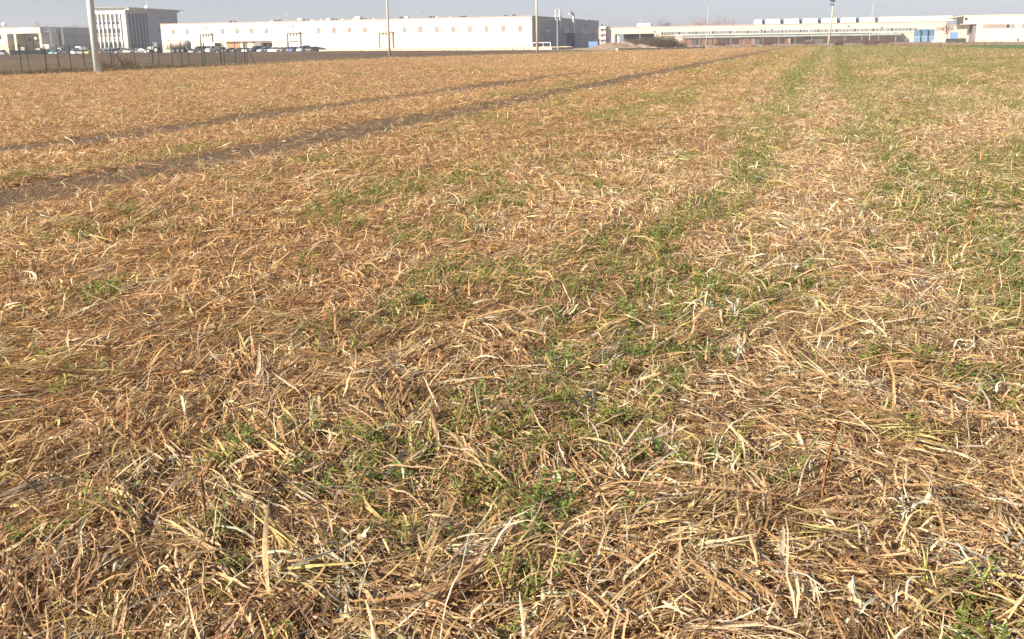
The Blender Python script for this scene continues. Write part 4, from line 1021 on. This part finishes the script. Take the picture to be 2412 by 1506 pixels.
# ------------------------------------------------------------------ vehicles
tyre = mat('tyre', (.025, .025, .026), .85, .2); rim = mat('rim', (.45, .45, .46), .35, .1, metal=.6); cglass = mat('car_glass', (.03, .035, .04), .08, .1, spec=.7)
PAINT = {}
def paint(n, c): 
    if n not in PAINT: PAINT[n] = mat('car_paint_' + n, c, .28, .04, 1.0, spec=.6)
    return PAINT[n]
def wheel(par, x, y, r, wd_, side):
    m = MB(); m.tube([(x, y - wd_ / 2, r), (x, y - wd_ / 2 + .03, r), (x, y + wd_ / 2 - .03, r), (x, y + wd_ / 2, r)], [r * .85, r, r, r * .85], 14); w_ = m.build('wheel', tyre, par)
    MB().tube([(x, y + side * wd_ * .5, r), (x, y + side * (wd_ * .5 + .015), r)], r * .58, 10).build('rim', rim, w_)
def make_car(name, label, hatch):
    t = thing(name, label, 'car', (0, 0, 0), 0)
    if hatch == 'sedan':
        body = [(-2.2, .45), (-2.2, .85), (-2.05, .98), (-1.2, 1.0), (.75, .98), (1.9, .8), (2.2, .62), (2.2, .3), (1.75, .22), (-1.8, .22), (-2.2, .3)]
        gl = [(-1.55, .99), (-.85, 1.40), (.15, 1.42), (.95, .97)]; roof = [(-.95, 1.385), (-.8, 1.45), (.1, 1.47), (.28, 1.385)]; wb = 1.35
    elif hatch == 'hatch':
        body = [(-1.9, .45), (-1.95, .9), (-1.85, 1.02), (-.8, 1.03), (.8, 1.0), (1.65, .84), (1.95, .62), (1.95, .3), (1.5, .22), (-1.6, .22), (-1.95, .3)]
        gl = [(-1.85, 1.0), (-1.5, 1.46), (.05, 1.48), (.9, .98)]; roof = [(-1.6, 1.44), (-1.4, 1.52), (0, 1.53), (.22, 1.44)]; wb = 1.22
    else:
        body = [(-2.3, .45), (-2.35, .95), (-2.3, 1.1), (-.8, 1.12), (1.2, 1.1), (2.1, .95), (2.35, .7), (2.35, .3), (1.85, .22), (-1.9, .22), (-2.35, .3)]
        gl = [(-2.25, 1.1), (-2.1, 1.72), (.75, 1.75), (1.5, 1.08)]; roof = [(-2.15, 1.70), (-2.0, 1.86), (.7, 1.87), (.92, 1.70)]; wb = 1.45
    m = MB(); m.prism(body, -.86, .86)
    i0 = len(m.v); m.prism(roof, -.64, .64)
    for x in (gl[1][0] + .05, (gl[0][0] + gl[3][0]) / 2 - .15, gl[2][0] - .02):
        for s_ in (-1, 1): m.tube([(x, s_ * .84, body[3][1]), (x, s_ * .66, gl[1][1])], .035, 4)
    b = m.build('body', paint('silver', (.42, .43, .45)), t)
    m = MB(); m.prism(gl, -.80, .80)
    for k, v in enumerate(m.v):
        if v[2] > 1.2: m.v[k] = (v[0], v[1] * .80, v[2])
    m.build('windows', cglass, t)
    for x in (-wb, wb):
        for s_ in (-1, 1): wheel(t, x, s_ * .80, .32, .2, s_)
    fx = body[6][0]
    for s_ in (-.62, .62):
        MB().box(fx - .12, fx + .02, s_ - .2, s_ + .2, body[6][1] - .0, body[6][1] + .14, .02, .02).build('headlight', mat('lamp_glass', (.7, .72, .75), .1, .05, spec=.8), t)
        MB().box(-fx - .04, -fx + .08, s_ - .16, s_ + .16, body[1][1] - .18, body[1][1] - .02).build('tail_light', mat('red_lens', (.4, .03, .03), .3), t)
    return t
protos = {k: make_car('parked_car', 'x', k) for k in ('sedan', 'hatch', 'van')}
used_p = set()
COLS = dict(silver=(.42, .43, .45), white=(.78, .78, .76), cream=(.72, .68, .55), dkblue=(.03, .045, .09), black=(.022, .022, .026), grey=(.12, .125, .135), teal=(.22, .62, .66), beige=(.52, .43, .36), green=(.03, .06, .05), purple=(.075, .055, .09), yellow=(.68, .62, .20), red=(.50, .11, .06), blue=(.07, .11, .33), maroon=(.14, .09, .10), ltgrey=(.30, .31, .34))
cars = [ # px, Y, kind, colour, heading offset from toward-camera (deg), label
 (6, 372, 'van', 'ltgrey', 70, 'grey people carrier at the far left end of the row, side on'),
 (109, 366, 'sedan', 'black', 15, 'black car in front of the white box truck'),
 (128, 366, 'hatch', 'teal', 0, 'turquoise hatchback between the box truck and a beige car'),
 (143.5, 366, 'sedan', 'beige', -10, 'beige car below the white panel van roof, right of the turquoise one'),
 (155, 368, 'sedan', 'grey', 10, 'dark grey car between the beige car and the purple estate'),
 (165, 366, 'van', 'purple', -15, 'dark purple estate left of a white car, between fence posts'),
 (176.5, 364, 'hatch', 'white', 60, 'white rounded hatchback right of the dark purple estate'),
 (188, 368, 'sedan', 'green', 5, 'dark green saloon behind the two white cars left of the mast'),
 (196.5, 364, 'hatch', 'silver', 0, 'bright silver hatchback between the dark green and the yellow car'),
 (212.5, 364, 'hatch', 'yellow', -5, 'yellow hatchback directly left of the steel mast'),
 (246, 360, 'sedan', 'silver', -20, 'silver car emerging right of the steel mast'),
 (257, 358, 'sedan', 'green', 10, 'dark green car before the office, behind the braced fence post'),
 (267, 360, 'hatch', 'grey', 0, 'grey hatchback between dark green and purple cars before the office'),
 (276.5, 356, 'van', 'purple', -20, 'dark purple van left of the white car before the office'),
 (286, 352, 'sedan', 'white', -30, 'white saloon with a red car standing behind it'),
 (285.5, 362, 'hatch', 'red', 0, 'orange-red hatchback peeping over the white saloon'),
 (294.5, 356, 'van', 'grey', 0, 'tall grey people carrier at the corner of the office block'),
 (303, 350, 'hatch', 'cream', 0, 'cream hatchback at the office corner, right of the tall grey one'),
 (319, 348, 'sedan', 'white', -35, 'white car nose to nose with a long grey saloon'),
 (335, 346, 'sedan', 'ltgrey', -88, 'long light grey saloon seen side on, left of the tractor'),
 (470, 326, 'van', 'silver', -35, 'silver people carrier right of the slurry tanker'),
 (526, 320, 'hatch', 'dkblue', 40, 'dark blue hatchback at the left end before the brick shed'),
 (542.5, 317, 'sedan', 'black', -25, 'black saloon with gleaming front before the brick shed'),
 (562, 316, 'sedan', 'grey', -30, 'dark grey saloon below the shed, right of the black one'),
 (582, 315, 'hatch', 'white', 5, 'white hatchback before the white shed door'),
 (589, 318, 'sedan', 'silver', -40, 'silver saloon half behind the white hatchback at the shed'),
 (605, 312, 'van', 'dkblue', -30, 'navy people carrier before the grey bay of the shed'),
 (622, 311, 'hatch', 'silver', -20, 'small silver hatchback under the left end of the carport'),
 (632.5, 312, 'sedan', 'green', -10, 'dark green saloon under the carport'),
 (644, 310, 'hatch', 'white', 0, 'white hatchback facing the field under the carport'),
 (660, 309, 'sedan', 'cream', -20, 'cream saloon at the right end of the carport'),
 (675, 309, 'hatch', 'beige', -40, 'dull beige hatchback left of the loading door'),
 (690, 306, 'hatch', 'blue', -5, 'bright blue hatchback in front of the middle loading door'),
 (702, 307, 'sedan', 'black', -45, 'black saloon under the right post of the middle loading door'),
 (716, 304, 'van', 'silver', -10, 'silver van-like car right of the middle loading door'),
 (727, 306, 'sedan', 'grey', -45, 'charcoal saloon squeezed between silver and maroon cars'),
 (738, 303, 'hatch', 'maroon', -20, 'dull maroon hatchback, second from the right end of the row'),
 (750, 304, 'sedan', 'black', -50, 'dark saloon at the right end of the row against the white wall'),
]
for px, Y, kd, cl, off, lab in cars:
    b_ = PY(px, 124, Y); u_, v_ = UV(b_); b_.z = 0.2 if 283 < v_ < 301.5 and -330 < u_ < -130 else 0.0
    hd = -A - math.pi / 2 + R(off)
    if kd in used_p: o = dup(protos[kd], b_, hd, lab)
    else: o = protos[kd]; o.location = b_; o.rotation_euler = (0, 0, hd); o['label'] = lab; used_p.add(kd)
    o['group'] = 'cars parked along the edge of the ploughed field'
    recolour(o, 'body', paint(cl, COLS[cl]))

# vans and trucks
def box_truck(name, px, Y, rz, lab, cabc, boxc, L=5.5, hh=3.2, wide=2.2):
    b_ = PY(px, 120, Y); b_.z = 0
    t = thing(name, lab, 'van', b_, rz)
    cab = [(L / 2 - 1.9, .5), (L / 2 - 1.9, 2.1), (L / 2 - .95, 2.15), (L / 2 - .35, 1.3), (L / 2, 1.15), (L / 2, .45)]
    MB().prism(cab, -wide / 2 + .08, wide / 2 - .08).build('cab', cabc, t)
    m = MB(); m.prism([(L / 2 - .9, 2.05), (L / 2 - .33, 1.35), (L / 2 - .28, 1.35), (L / 2 - .84, 2.08)], -wide / 2 + .2, wide / 2 - .2)
    for s_ in (-1, 1): m.box(L / 2 - 1.7, L / 2 - .85, s_ * (wide / 2 - .075) - .01, s_ * (wide / 2 - .075) + .01, 1.35, 1.95)
    m.build('windscreen', cglass, t)
    MB().box(-L / 2, L / 2 - 1.95, -wide / 2, wide / 2, .75, hh, .02, .02).build('cargo_box', boxc, t)
    MB().box(-L / 2, L / 2 - 2.0, -.4, .4, .45, .747).build('chassis', dark, t)
    for x in (-L / 2 + 1.1, L / 2 - .9):
        for s_ in (-1, 1): wheel(t, x, s_ * (wide / 2 - .15), .38, .25, s_)
    return t
wb_ = mat('box_white', (.80, .79, .72), .5, .04, 1.0)
HD = -A - math.pi / 2
box_truck('box_truck', 112, 372, HD + R(10), 'white box truck taller than the cars, at the workshop corner', wb_, wb_, 5.5, 3.4)
box_truck('panel_van', 140, 374, HD + R(85), 'white panel van behind the turquoise and beige cars', wb_, wb_, 4.6, 2.5)
box_truck('panel_van', 184.5, 378, HD + R(5), 'white and pinkish box van behind the white hatchback', paint('beige', COLS['beige']), wb_, 4.2, 2.7, 1.9)
box_truck('panel_van', 204, 376, HD + R(80), 'grey panel van behind the silver hatchback, left of the mast', paint('ltgrey', COLS['ltgrey']), paint('ltgrey', COLS['ltgrey']), 4.8, 2.5)
t = box_truck('camper_van', 503, 322, HD - R(20), 'white camper van with a dark window band, right of the first loading door', wb_, wb_, 4.6, 3.0)
for s_ in (-1, 1): MB().box(-2.0, .2, s_ * 1.1 - .02, s_ * 1.1 + .02, 2.1, 2.75).build('window_band', cglass, t)
MB().box(-2.34, -2.3, -.9, .9, 2.0, 2.8).build('rear_window', cglass, t)

# tractor and slurry tanker
b_ = PY(367, 124, 318); b_.z = .25
fx_ = thing('tractor', 'dark grey tractor with a white bonnet, hitched before the slurry tanker', 'tractor', b_, math.pi - A * .4)
MB().prism([(.55, 1.0), (.55, 1.75), (.9, 1.95), (2.1, 1.75), (2.3, 1.5), (2.3, 1.0)], -.45, .45).build('bonnet', white_p, fx_)
MB().prism([(-.9, .7), (-.9, 1.1), (2.2, 1.1), (2.2, .7)], -.3, .3).build('chassis', dark, fx_)
m = MB(); m.box(-1.15, .5, -.72, .72, 2.85, 3.02, .08, .08)
for x in (-1.05, .38):
    for s_ in (-.62, .62): m.tube([(x, s_, 1.3), (x * .92, s_ * .95, 2.87)], .05, 5)
m.box(-1.1, .48, -.6, .6, 1.1, 1.75)
cabp = m.build('cab', mat('tractor_grey', (.17, .19, .20), .5, .1), fx_)
MB().box(-.98, .34, -.6, .6, 1.76, 2.84, .04, .05).build('cab_window', mat('cab_glass', (.28, .32, .33), .1, .1, spec=.7), cabp)
MB().box(-1.5, -1.15, -.5, .5, .8, 1.9).build('hitch_frame', dark, fx_)
for s_ in (-1, 1):
    m = MB(); m.prism([(-1.35, 1.5), (-1.0, 1.95), (-.2, 1.95), (.2, 1.55), (.12, 1.5), (-.25, 1.85), (-.95, 1.85), (-1.25, 1.5)], s_ * .85 - .25, s_ * .85 + .25); m.build('mudguard', mat('tractor_grey', (.17, .19, .20)), fx_)
    for x, r, wd_ in ((-.55, .92, .55), (1.75, .66, .42)):
        m = MB(); m.tube([(x, s_ * .9 - wd_ / 2, r), (x, s_ * .9 - wd_ / 2 + .08, r), (x, s_ * .9 + wd_ / 2 - .08, r), (x, s_ * .9 + wd_ / 2, r)], [r * .8, r, r, r * .8], 20); w_ = m.build('wheel', tyre, fx_)
        MB().tube([(x, s_ * (.9 + wd_ / 2), r), (x, s_ * (.91 + wd_ / 2), r)], r * .5, 14).build('rim', white_p, w_)
b_ = PY(420, 124.5, 315); b_.z = .25
tk = thing('slurry_tanker', 'beige slurry tanker trailer on three axles with red lettering, behind the tractor', 'tank trailer', b_, math.pi - A * .4)
tb = mat('tank_beige', (.58, .53, .45), .4, .12, 1.0, streak=True)
m = MB(); m.tube([(3.0, 0, 2.35), (2.75, 0, 2.35), (2.2, 0, 2.35), (-2.6, 0, 2.35), (-2.9, 0, 2.35)], [.35, .8, 1.08, 1.08, .7], 22); m.build('tank', tb, tk, True)
m = MB()
for x in (2.1, 1.2, .1, -.9, -1.8): m.tube([(x, 0, 3.35), (x, 0, 3.62)], .18, 8)
m.build('tank_lid', dark, tk)
MB().box(-3.0, 3.4, -.5, .5, .95, 1.25).build('chassis', dark, tk)
m = MB(); m.tube([(2.7, -.3, 3.55), (3.3, -.3, 2.4), (3.2, -.3, 1.3)], .11, 8); m.tube([(2.7, -.3, 3.5), (2.5, -.3, 4.1)], .05, 6); m.build('suction_hose', mat('hose_brown', (.17, .12, .07), .7), tk)
m = MB(); m.box(-3.6, -2.95, -1.05, 1.05, .9, 3.2); m.tube([(-3.1, 0, 3.2), (-3.1, 0, 3.8)], [.4, .08], 6); m.build('rear_applicator', mat('applicator_grey', (.16, .18, .18), .6, .2), tk)
MB().prism([(-4.5, .6), (-4.2, 1.1), (-3.6, 1.15), (-3.6, .5)], -.9, .9).build('rear_arm', dark, tk)
for s_ in (-1, 1):
    MB().box(-2.3, 1.6, s_ * 1.0 - .2, s_ * 1.0 + .2, 1.42, 1.5).build('mudguard', dark, tk)
    for x in (-1.75, -.35, 1.05):
        m = MB(); m.tube([(x, s_ * .95 - .25, .66), (x, s_ * .95 - .18, .66), (x, s_ * .95 + .18, .66), (x, s_ * .95 + .25, .66)], [.55, .66, .66, .55], 18); w_ = m.build('wheel', tyre, tk)
        MB().tube([(x, s_ * 1.2, .66), (x, s_ * 1.22, .66)], .34, 12).build('rim', mat('dusty_rim', (.30, .28, .26), .6), w_)
# red lettering bent round the tank side that faces the field (local +y)
m = MB(); rl = random.Random(2)
def on_tank(x, z): 
    dz = z - 2.35; return (x, math.sqrt(max(.01, 1.10 ** 2 - dz * dz)), z)
def stroke(x0, z0, x1, z1, w_=.11):
    n = 5
    for k in range(n):
        a = k / n; b = (k + 1) / n
        xa, za, xb, zb = x0 + (x1 - x0) * a, z0 + (z1 - z0) * a, x0 + (x1 - x0) * b, z0 + (z1 - z0) * b
        L_ = math.hypot(x1 - x0, z1 - z0) or 1; nx, nz = -(z1 - z0) / L_ * w_ / 2, (x1 - x0) / L_ * w_ / 2
        m.quad(on_tank(xa + nx, za + nz), on_tank(xb + nx, zb + nz), on_tank(xb - nx, zb - nz), on_tank(xa - nx, za - nz))
stroke(1.55, 1.95, 1.35, 2.75, .2); stroke(1.5, 2.7, .95, 2.6, .16); stroke(.95, 2.6, 1.35, 2.35, .16); stroke(1.35, 2.35, .85, 2.1, .18); stroke(.85, 2.1, 1.6, 1.95, .2)
x = .7
for k in range(7):
    stroke(x, 2.0, x, 2.3, .13); stroke(x, 2.3, x - .2, 2.26, .1)
    if k % 2: stroke(x, 2.02, x - .22, 2.02, .1)
    x -= .31
m.build('lettering', mat('red_letters', (.52, .20, .17), .5, .1), tk)
b_ = PY(348, 123, 334); b_.z = .3
o = MB().box(-.7, .6, -.4, .4, 0, .9, .25, .1).box(-1.1, -.7, -.35, .35, 0, .5, .05, .1).build('white_sack', mat('sack_white', (.7, .67, .6), .8, .15, 3)); o.location = b_
tag(o, 'small off-white sack on the ground left of the tractor', 'sack')
b_ = PY(61, 121.5, 352); b_.z = 0; f_ = Frame(b_)
t = thing('trimmed_hedge', 'long dark clipped hedge before the workshop porch', 'hedge', b_)
x0, _ = f_.front(26, 120); x1, _ = f_.front(101, 120)
hb_ = Blades(); n = 9000
hb_.add(np.stack([rng.uniform(x0, x1, n), rng.uniform(-.6, .6, n), rng.uniform(.1, 1.55, n)], -1), rng.uniform(0, 6.3, n), rng.uniform(.1, .25, n), rng.uniform(.05, .12, n), rng.uniform(-.6, 1.2, (n, 2)), np.zeros((n, 2)), rng.uniform(0, 3, n), np.zeros(n), np.array([.028, .036, .036]) * rng.uniform(.6, 1.5, (n, 1)))
leafm = leaf_mat('hedge_leaf', .15)
o = hb_.build('foliage', leafm); o.parent = t
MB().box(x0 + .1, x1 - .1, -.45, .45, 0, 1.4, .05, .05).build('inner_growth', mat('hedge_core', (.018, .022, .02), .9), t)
for px0, px1, py0, py1, lab in ((50, 60.5, 111, 119.5, 'pale weathered crate behind the hedge before the workshop'), (86, 97, 113.5, 119.5, 'low cream crate behind the hedge, right of the pale one')):
    b_ = PY((px0 + px1) / 2, py1, 362); b_.z = 0; f_ = Frame(b_); x0, z1 = f_.front(px0, py0); x1, _ = f_.front(px1, py0); z1 = max(z1, 1.2)
    t = thing('crate', lab, 'crate', b_); m = MB()
    for k in range(6): m.box(x0, x1, -.5, .5, z1 * k / 6, z1 * (k + .82) / 6)
    m.build('slats', mat('crate_wood', (.55, .48, .38), .8, .2, 2), t); m = MB()
    for x in (x0 - .03, x1 - .09): m.box(x, x + .12, -.55, .55, 0, z1 + .02)
    m.build('corner_post', timber, t)

# ------------------------------------------------------------------ bare trees, thickets
def twigs(h, spread, n_limb, depth, seed, r0, start=.25, updir=.55):
    r = random.Random(seed); trunk = MB(); crown = MB()
    trunk.tube([(0, 0, -.2), (r.uniform(-.1, .1), 0, h * start), (r.uniform(-.2, .2), 0, h * .6)], [r0, r0 * .8, r0 * .35], 7)
    def grow(p, d, L, rad, k):
        q = p + d * L; mid = p + d * L * .5 + Vector((r.gauss(0, .06), r.gauss(0, .06), r.gauss(0, .04))) * L
        crown.tube([p, mid, q], [rad, rad * .8, rad * .55], 3, False)
        if k == 0: return
        for _ in range(3 if k > 1 else 4):
            e = (d + Vector((r.gauss(0, .55), r.gauss(0, .55), r.gauss(.18, .4)))).normalized()
            grow(p + d * L * r.uniform(.45, 1), e, L * r.uniform(.55, .8), rad * .6, k - 1)
    for k in range(n_limb):
        a = r.uniform(0, 6.28); e = Vector((math.cos(a) * spread, math.sin(a) * spread, updir + r.uniform(0, .5))).normalized()
        grow(Vector((0, 0, h * (start + r.uniform(0, .3)))), e, h * r.uniform(.2, .32), r0 * .4, depth)
    return trunk, crown
def bare_tree(px, Y, h, lab, seed, col, spread=.6, depth=3, n=9, r0=.2, group=None):
    b_ = PY(px, 100, Y); b_.z = 0
    t = thing('bare_tree', lab, 'tree', b_, 0, group)
    a, b = twigs(h, spread, n, depth, seed, r0)
    a.build('trunk', mat('bark_%s' % seed, tuple(c * .8 for c in col), .9), t); b.build('crown', mat('twigs_%s' % seed, col, .9), t)
gT = 'bare trees behind the depot roof'
bare_tree(1562, 560, 12.2, 'grey bare tree, leftmost of those above the depot roof', 11, (.24, .20, .19), .6, 4, 12, .25, gT)
for k, (px, hh, Y, lab) in enumerate(((1594, 12.2, 600, 'low pinkish bare tree right of the grey one above the depot'), (1610, 12.4, 610, 'pinkish bare tree left of the tall bare pair above the depot'), (1641, 15.3, 600, 'tall reddish bare tree just left of the white lamp post'), (1655, 15.8, 600, 'tallest reddish bare tree, behind the white lamp post'), (1676, 13.8, 610, 'reddish bare tree just right of the white lamp post'), (1699, 15.2, 600, 'broad reddish bare tree, second from the right end of the row'), (1720, 14.8, 605, 'reddish bare tree closing the row at its right end'), (1750, 11.5, 620, 'lowest bare tree, left of the white roof lights'))):
    bare_tree(px, Y, hh * .9, lab, 20 + k, (.34, .25, .235), .55, 4, 16, .13, gT)
bare_tree(2231, 352, 6.8, 'grey bare tree leaning right beside the factory porch', 41, (.19, .15, .12), .75, 4, 9, .16)
for k, (px, hh, lab) in enumerate(((101, 11.6, 'small bare tree left above the workshop roof'), (111, 12.4, 'bare tree above the blue and white workshop sign'), (168, 11.9, 'bare tree above the middle of the workshop side wall'), (191, 11.3, 'low bare tree near the mast above the workshop roof'))):
    bare_tree(px, 470, hh, lab, 50 + k, (.13, .11, .10), .6, 4, 9, .2, 'bare trees behind the workshop')
def thicket(px, Y, wx, wy, hh, n, lab, seed, col, name='thicket', group=None, cat='bush'):
    b_ = PY(px, 110, Y); b_.z = 0
    t = thing(name, lab, cat, b_, -A, group)
    r = np.random.default_rng(seed); B = Blades()
    rr2 = np.sqrt(r.random(n)); aa = r.uniform(0, 6.283, n)
    x = rr2 * np.cos(aa) * wx; y = rr2 * np.sin(aa) * wy
    Lm = hh * (1.12 - .75 * rr2 ** 2) * r.uniform(.55, 1.05, n) * (0.75 + .5 * fbm(x + 50, y, 2.2, seed))
    B.add(np.stack([x * .8, y * .8, np.zeros(n)], -1), np.arctan2(y, x) + r.normal(0, .8, n), Lm, r.uniform(.018, .04, n), r.normal(1.2, .25, (n, 5)), r.normal(0, .3, (n, 5)).cumsum(1), r.uniform(0, 3, n), np.zeros(n), np.array(col) * r.uniform(.6, 1.35, (n, 1)), 0.0, ([0, 1], [1, .4]))
    m2 = n * 4
    bx = np.repeat(x, 4) + r.normal(0, .35, m2); by = np.repeat(y, 4) + r.normal(0, .35, m2); bz = np.repeat(Lm, 4) * r.uniform(.3, .95, m2)
    B.add(np.stack([bx, by, bz], -1), r.uniform(0, 6.28, m2), r.uniform(.25, .8, m2), r.uniform(.012, .025, m2), r.normal(.7, .5, (m2, 2)), r.normal(0, .4, (m2, 2)), r.uniform(0, 3, m2), np.zeros(m2), np.array(col) * r.uniform(.6, 1.35, (m2, 1)), 0.0, ([0, 1], [1, .3]))
    o = B.build('twigs', leafm); o.parent = t
    return t
thicket(1563, 240, 3.8, 3.0, 3.5, 1700, 'largest bare brown thicket, before the left end of the depot canopy', 1, (.115, .085, .062))
thicket(1530, 244, 5.0, 3.0, 2.9, 1700, 'bare brown thicket left of the largest one, behind pale earth', 2, (.15, .11, .085))
thicket(1489, 246, 4.2, 2.6, 2.2, 1000, 'reddish bare scrub rising behind the paler earth mound', 3, (.20, .135, .10))
thicket(1598, 246, 1.9, 1.4, 1.6, 450, 'small dark thicket right of the largest one', 4, (.12, .09, .075))
for k, (px, Y, wx, hh, lab) in enumerate(((1697, 268, 1.5, 1.3, 'grey round bush below the pink wall of the depot'), (1976, 262, 1.1, 1.0, 'reddish bush right of the foot of the leaning power pole'), (2035, 258, 1.8, 1.25, 'widest reddish bush at the foot of the right lamp post'), (2060, 262, 1.4, 1.3, 'tall reddish bush just right of the lamp post foot'), (2084, 258, 1.2, 1.0, 'low reddish bush, last in the row before the blue stacks'), (1905, 262, 1.4, 1.1, 'brown bush left of the leaning power pole'), (1807, 300, 1.5, 1.5, 'rounded dark bush against the pink depot wall'))):
    thicket(px, Y, wx * 1.1, wx * .8, hh * 1.2, 420, lab, 10 + k, (.17, .105, .085), 'dry_bush', 'dry bushes along the far field edge')
# scrub along the far edge, and rank growth along the fence: nobody could count it
def scrub(name, lab, segs, n, hh, cols, wd_=(.02, .05), depth=5.0, zj=0.0):
    B = Blades(); tot = sum((q[1] - q[0]).length for q in segs)
    for p0, p1 in segs:
        k = int(n * (p1 - p0).length / tot); s_ = rng.random(k); d_ = (p1 - p0)
        nx, ny = -d_.y / d_.length, d_.x / d_.length; off = rng.uniform(0, depth, k)
        x = p0.x + d_.x * s_ + nx * off; y = p0.y + d_.y * s_ + ny * off
        f_ = fbm(x, y, 3.0, 77, 2)
        L_ = hh * rng.uniform(.3, 1.0, k) * sstep(f_, .25, .65) + .06
        c = np.array(cols)[rng.integers(0, len(cols), k)] * rng.uniform(.65, 1.3, (k, 1))
        B.add(np.stack([x, y, np.full(k, zj)], -1), rng.uniform(0, 6.28, k), L_, rng.uniform(*wd_, k), rng.normal(1.05, .35, (k, 3)), rng.normal(0, .3, (k, 3)).cumsum(1), rng.uniform(0, 3, k), np.zeros(k), c, -.1)
    tag(B.build(name, leafm), lab, 'scrub', kind='stuff')
tanb = [(.22, .145, .10), (.30, .205, .125), (.16, .11, .085), (.34, .25, .15)]
scrub('dry_scrub', 'low reddish brown scrub along the far edge of the field', [(P(1640, 114.6), P(1960, 110.2)), (P(1960, 110.2), P(2240, 109.6))], 9000, 1.0, tanb, (.03, .06), 16)
scrub('dry_scrub', 'brown weeds on the verge before the factory hall', [(PY(2230, 107, 262), PY(2480, 107, 240))], 4500, .75, tanb, (.03, .06), 10)
scrub('verge_grass', 'rank brown and olive grass along the wire fence', [(P(-220, 189), P(230, 171.5)), (P(230, 171.5), P(585, 153.6))], 16000, .42, [(.17, .115, .05), (.24, .165, .08), (.11, .10, .04), (.13, .075, .04)], (.012, .03), 7)
scrub('verge_grass', 'short dry grass along the edge between stubble and ploughed land', [(P(585, 153.6), P(918, 137.5)), (P(918, 137.5), P(1266, 127.8)), (P(1266, 127.8), P(1420, 121))], 7000, .22, [(.26, .18, .085), (.20, .17, .07), (.32, .23, .12)], (.02, .05), 5)
scrub('field_weeds', 'dead brown weeds scattered over the ploughed land', [(P(-200, 165), P(585, 147)), (P(585, 147), P(1250, 124))], 5000, .16, [(.13, .09, .06), (.10, .075, .055)], (.02, .05), 40)
for px, py, lab in ((245.5, 165, 'small brown weed clump at the right foot of the steel mast'), (290, 160, 'dark brown weed clump between two fence posts right of the mast'), (299, 163, 'brown dead weed standing in the stubble edge right of the mast')):
    b_ = P(px, py); t = thicket(px, b_.y, .45, .35, .75, 60, lab, int(px), (.13, .075, .05), 'dead_weed', 'dead weed clumps by the fence', 'weed')

# dried dock stalks standing in the straw
for px, py, hh, lab in ((1932, 1205, .34, 'rust-brown dried dock stalk standing in the near straw'), (2284, 560, .55, 'rust-brown dried dock stalk farther off, by the right edge'), (1452, 262, .62, 'thin rusty stalk standing alone in the middle distance')):
    b_ = P(px, py); t = thing('dock_stalk', lab, 'dried plant', b_, 0, 'dried dock stalks')
    m = MB(); m.tube([(0, 0, -.01), (.01, 0, hh * .5), (.045, .01, hh)], [.005, .004, .0025], 6); m.build('stem', mat('dock_rust', (.26, .10, .035), .8, .2), t)
    m = MB(); r = random.Random(px)
    for k in range(150):
        z = hh * r.uniform(.4, 1.0); a = r.uniform(0, 6.28); q = r.uniform(.002, .018) * (1.1 - .6 * z / hh); x = .045 * (z / hh) ** 1.5 + q * math.cos(a); y = q * math.sin(a); s_ = .0035
        m.v += [(x - s_, y, z), (x, y - s_, z + s_), (x + s_, y, z), (x, y + s_, z - s_)]; i_ = len(m.v); m.f.append((i_ - 4, i_ - 3, i_ - 2, i_ - 1))
    m.build('seed_head', mat('dock_seed', (.20, .075, .03), .9, .3), t)

# thin winter haze over the whole plain
hz = MB().box(-1400, 1400, -60, 1500, -2.0, 40).build('haze', bpy.data.materials.new('haze_air'))
tag(hz, kind='stuff')
hm = hz.data.materials[0]; hm.use_nodes = True; hm.node_tree.nodes.clear()
ho = hm.node_tree.nodes.new('ShaderNodeOutputMaterial'); hv = hm.node_tree.nodes.new('ShaderNodeVolumePrincipled')
hv.inputs['Color'].default_value = (0.86, 0.90, 1.0, 1); hv.inputs['Density'].default_value = 0.00036; hv.inputs['Anisotropy'].default_value = 0.2
lk(hm.node_tree, hv.outputs[0], ho.inputs['Volume'])
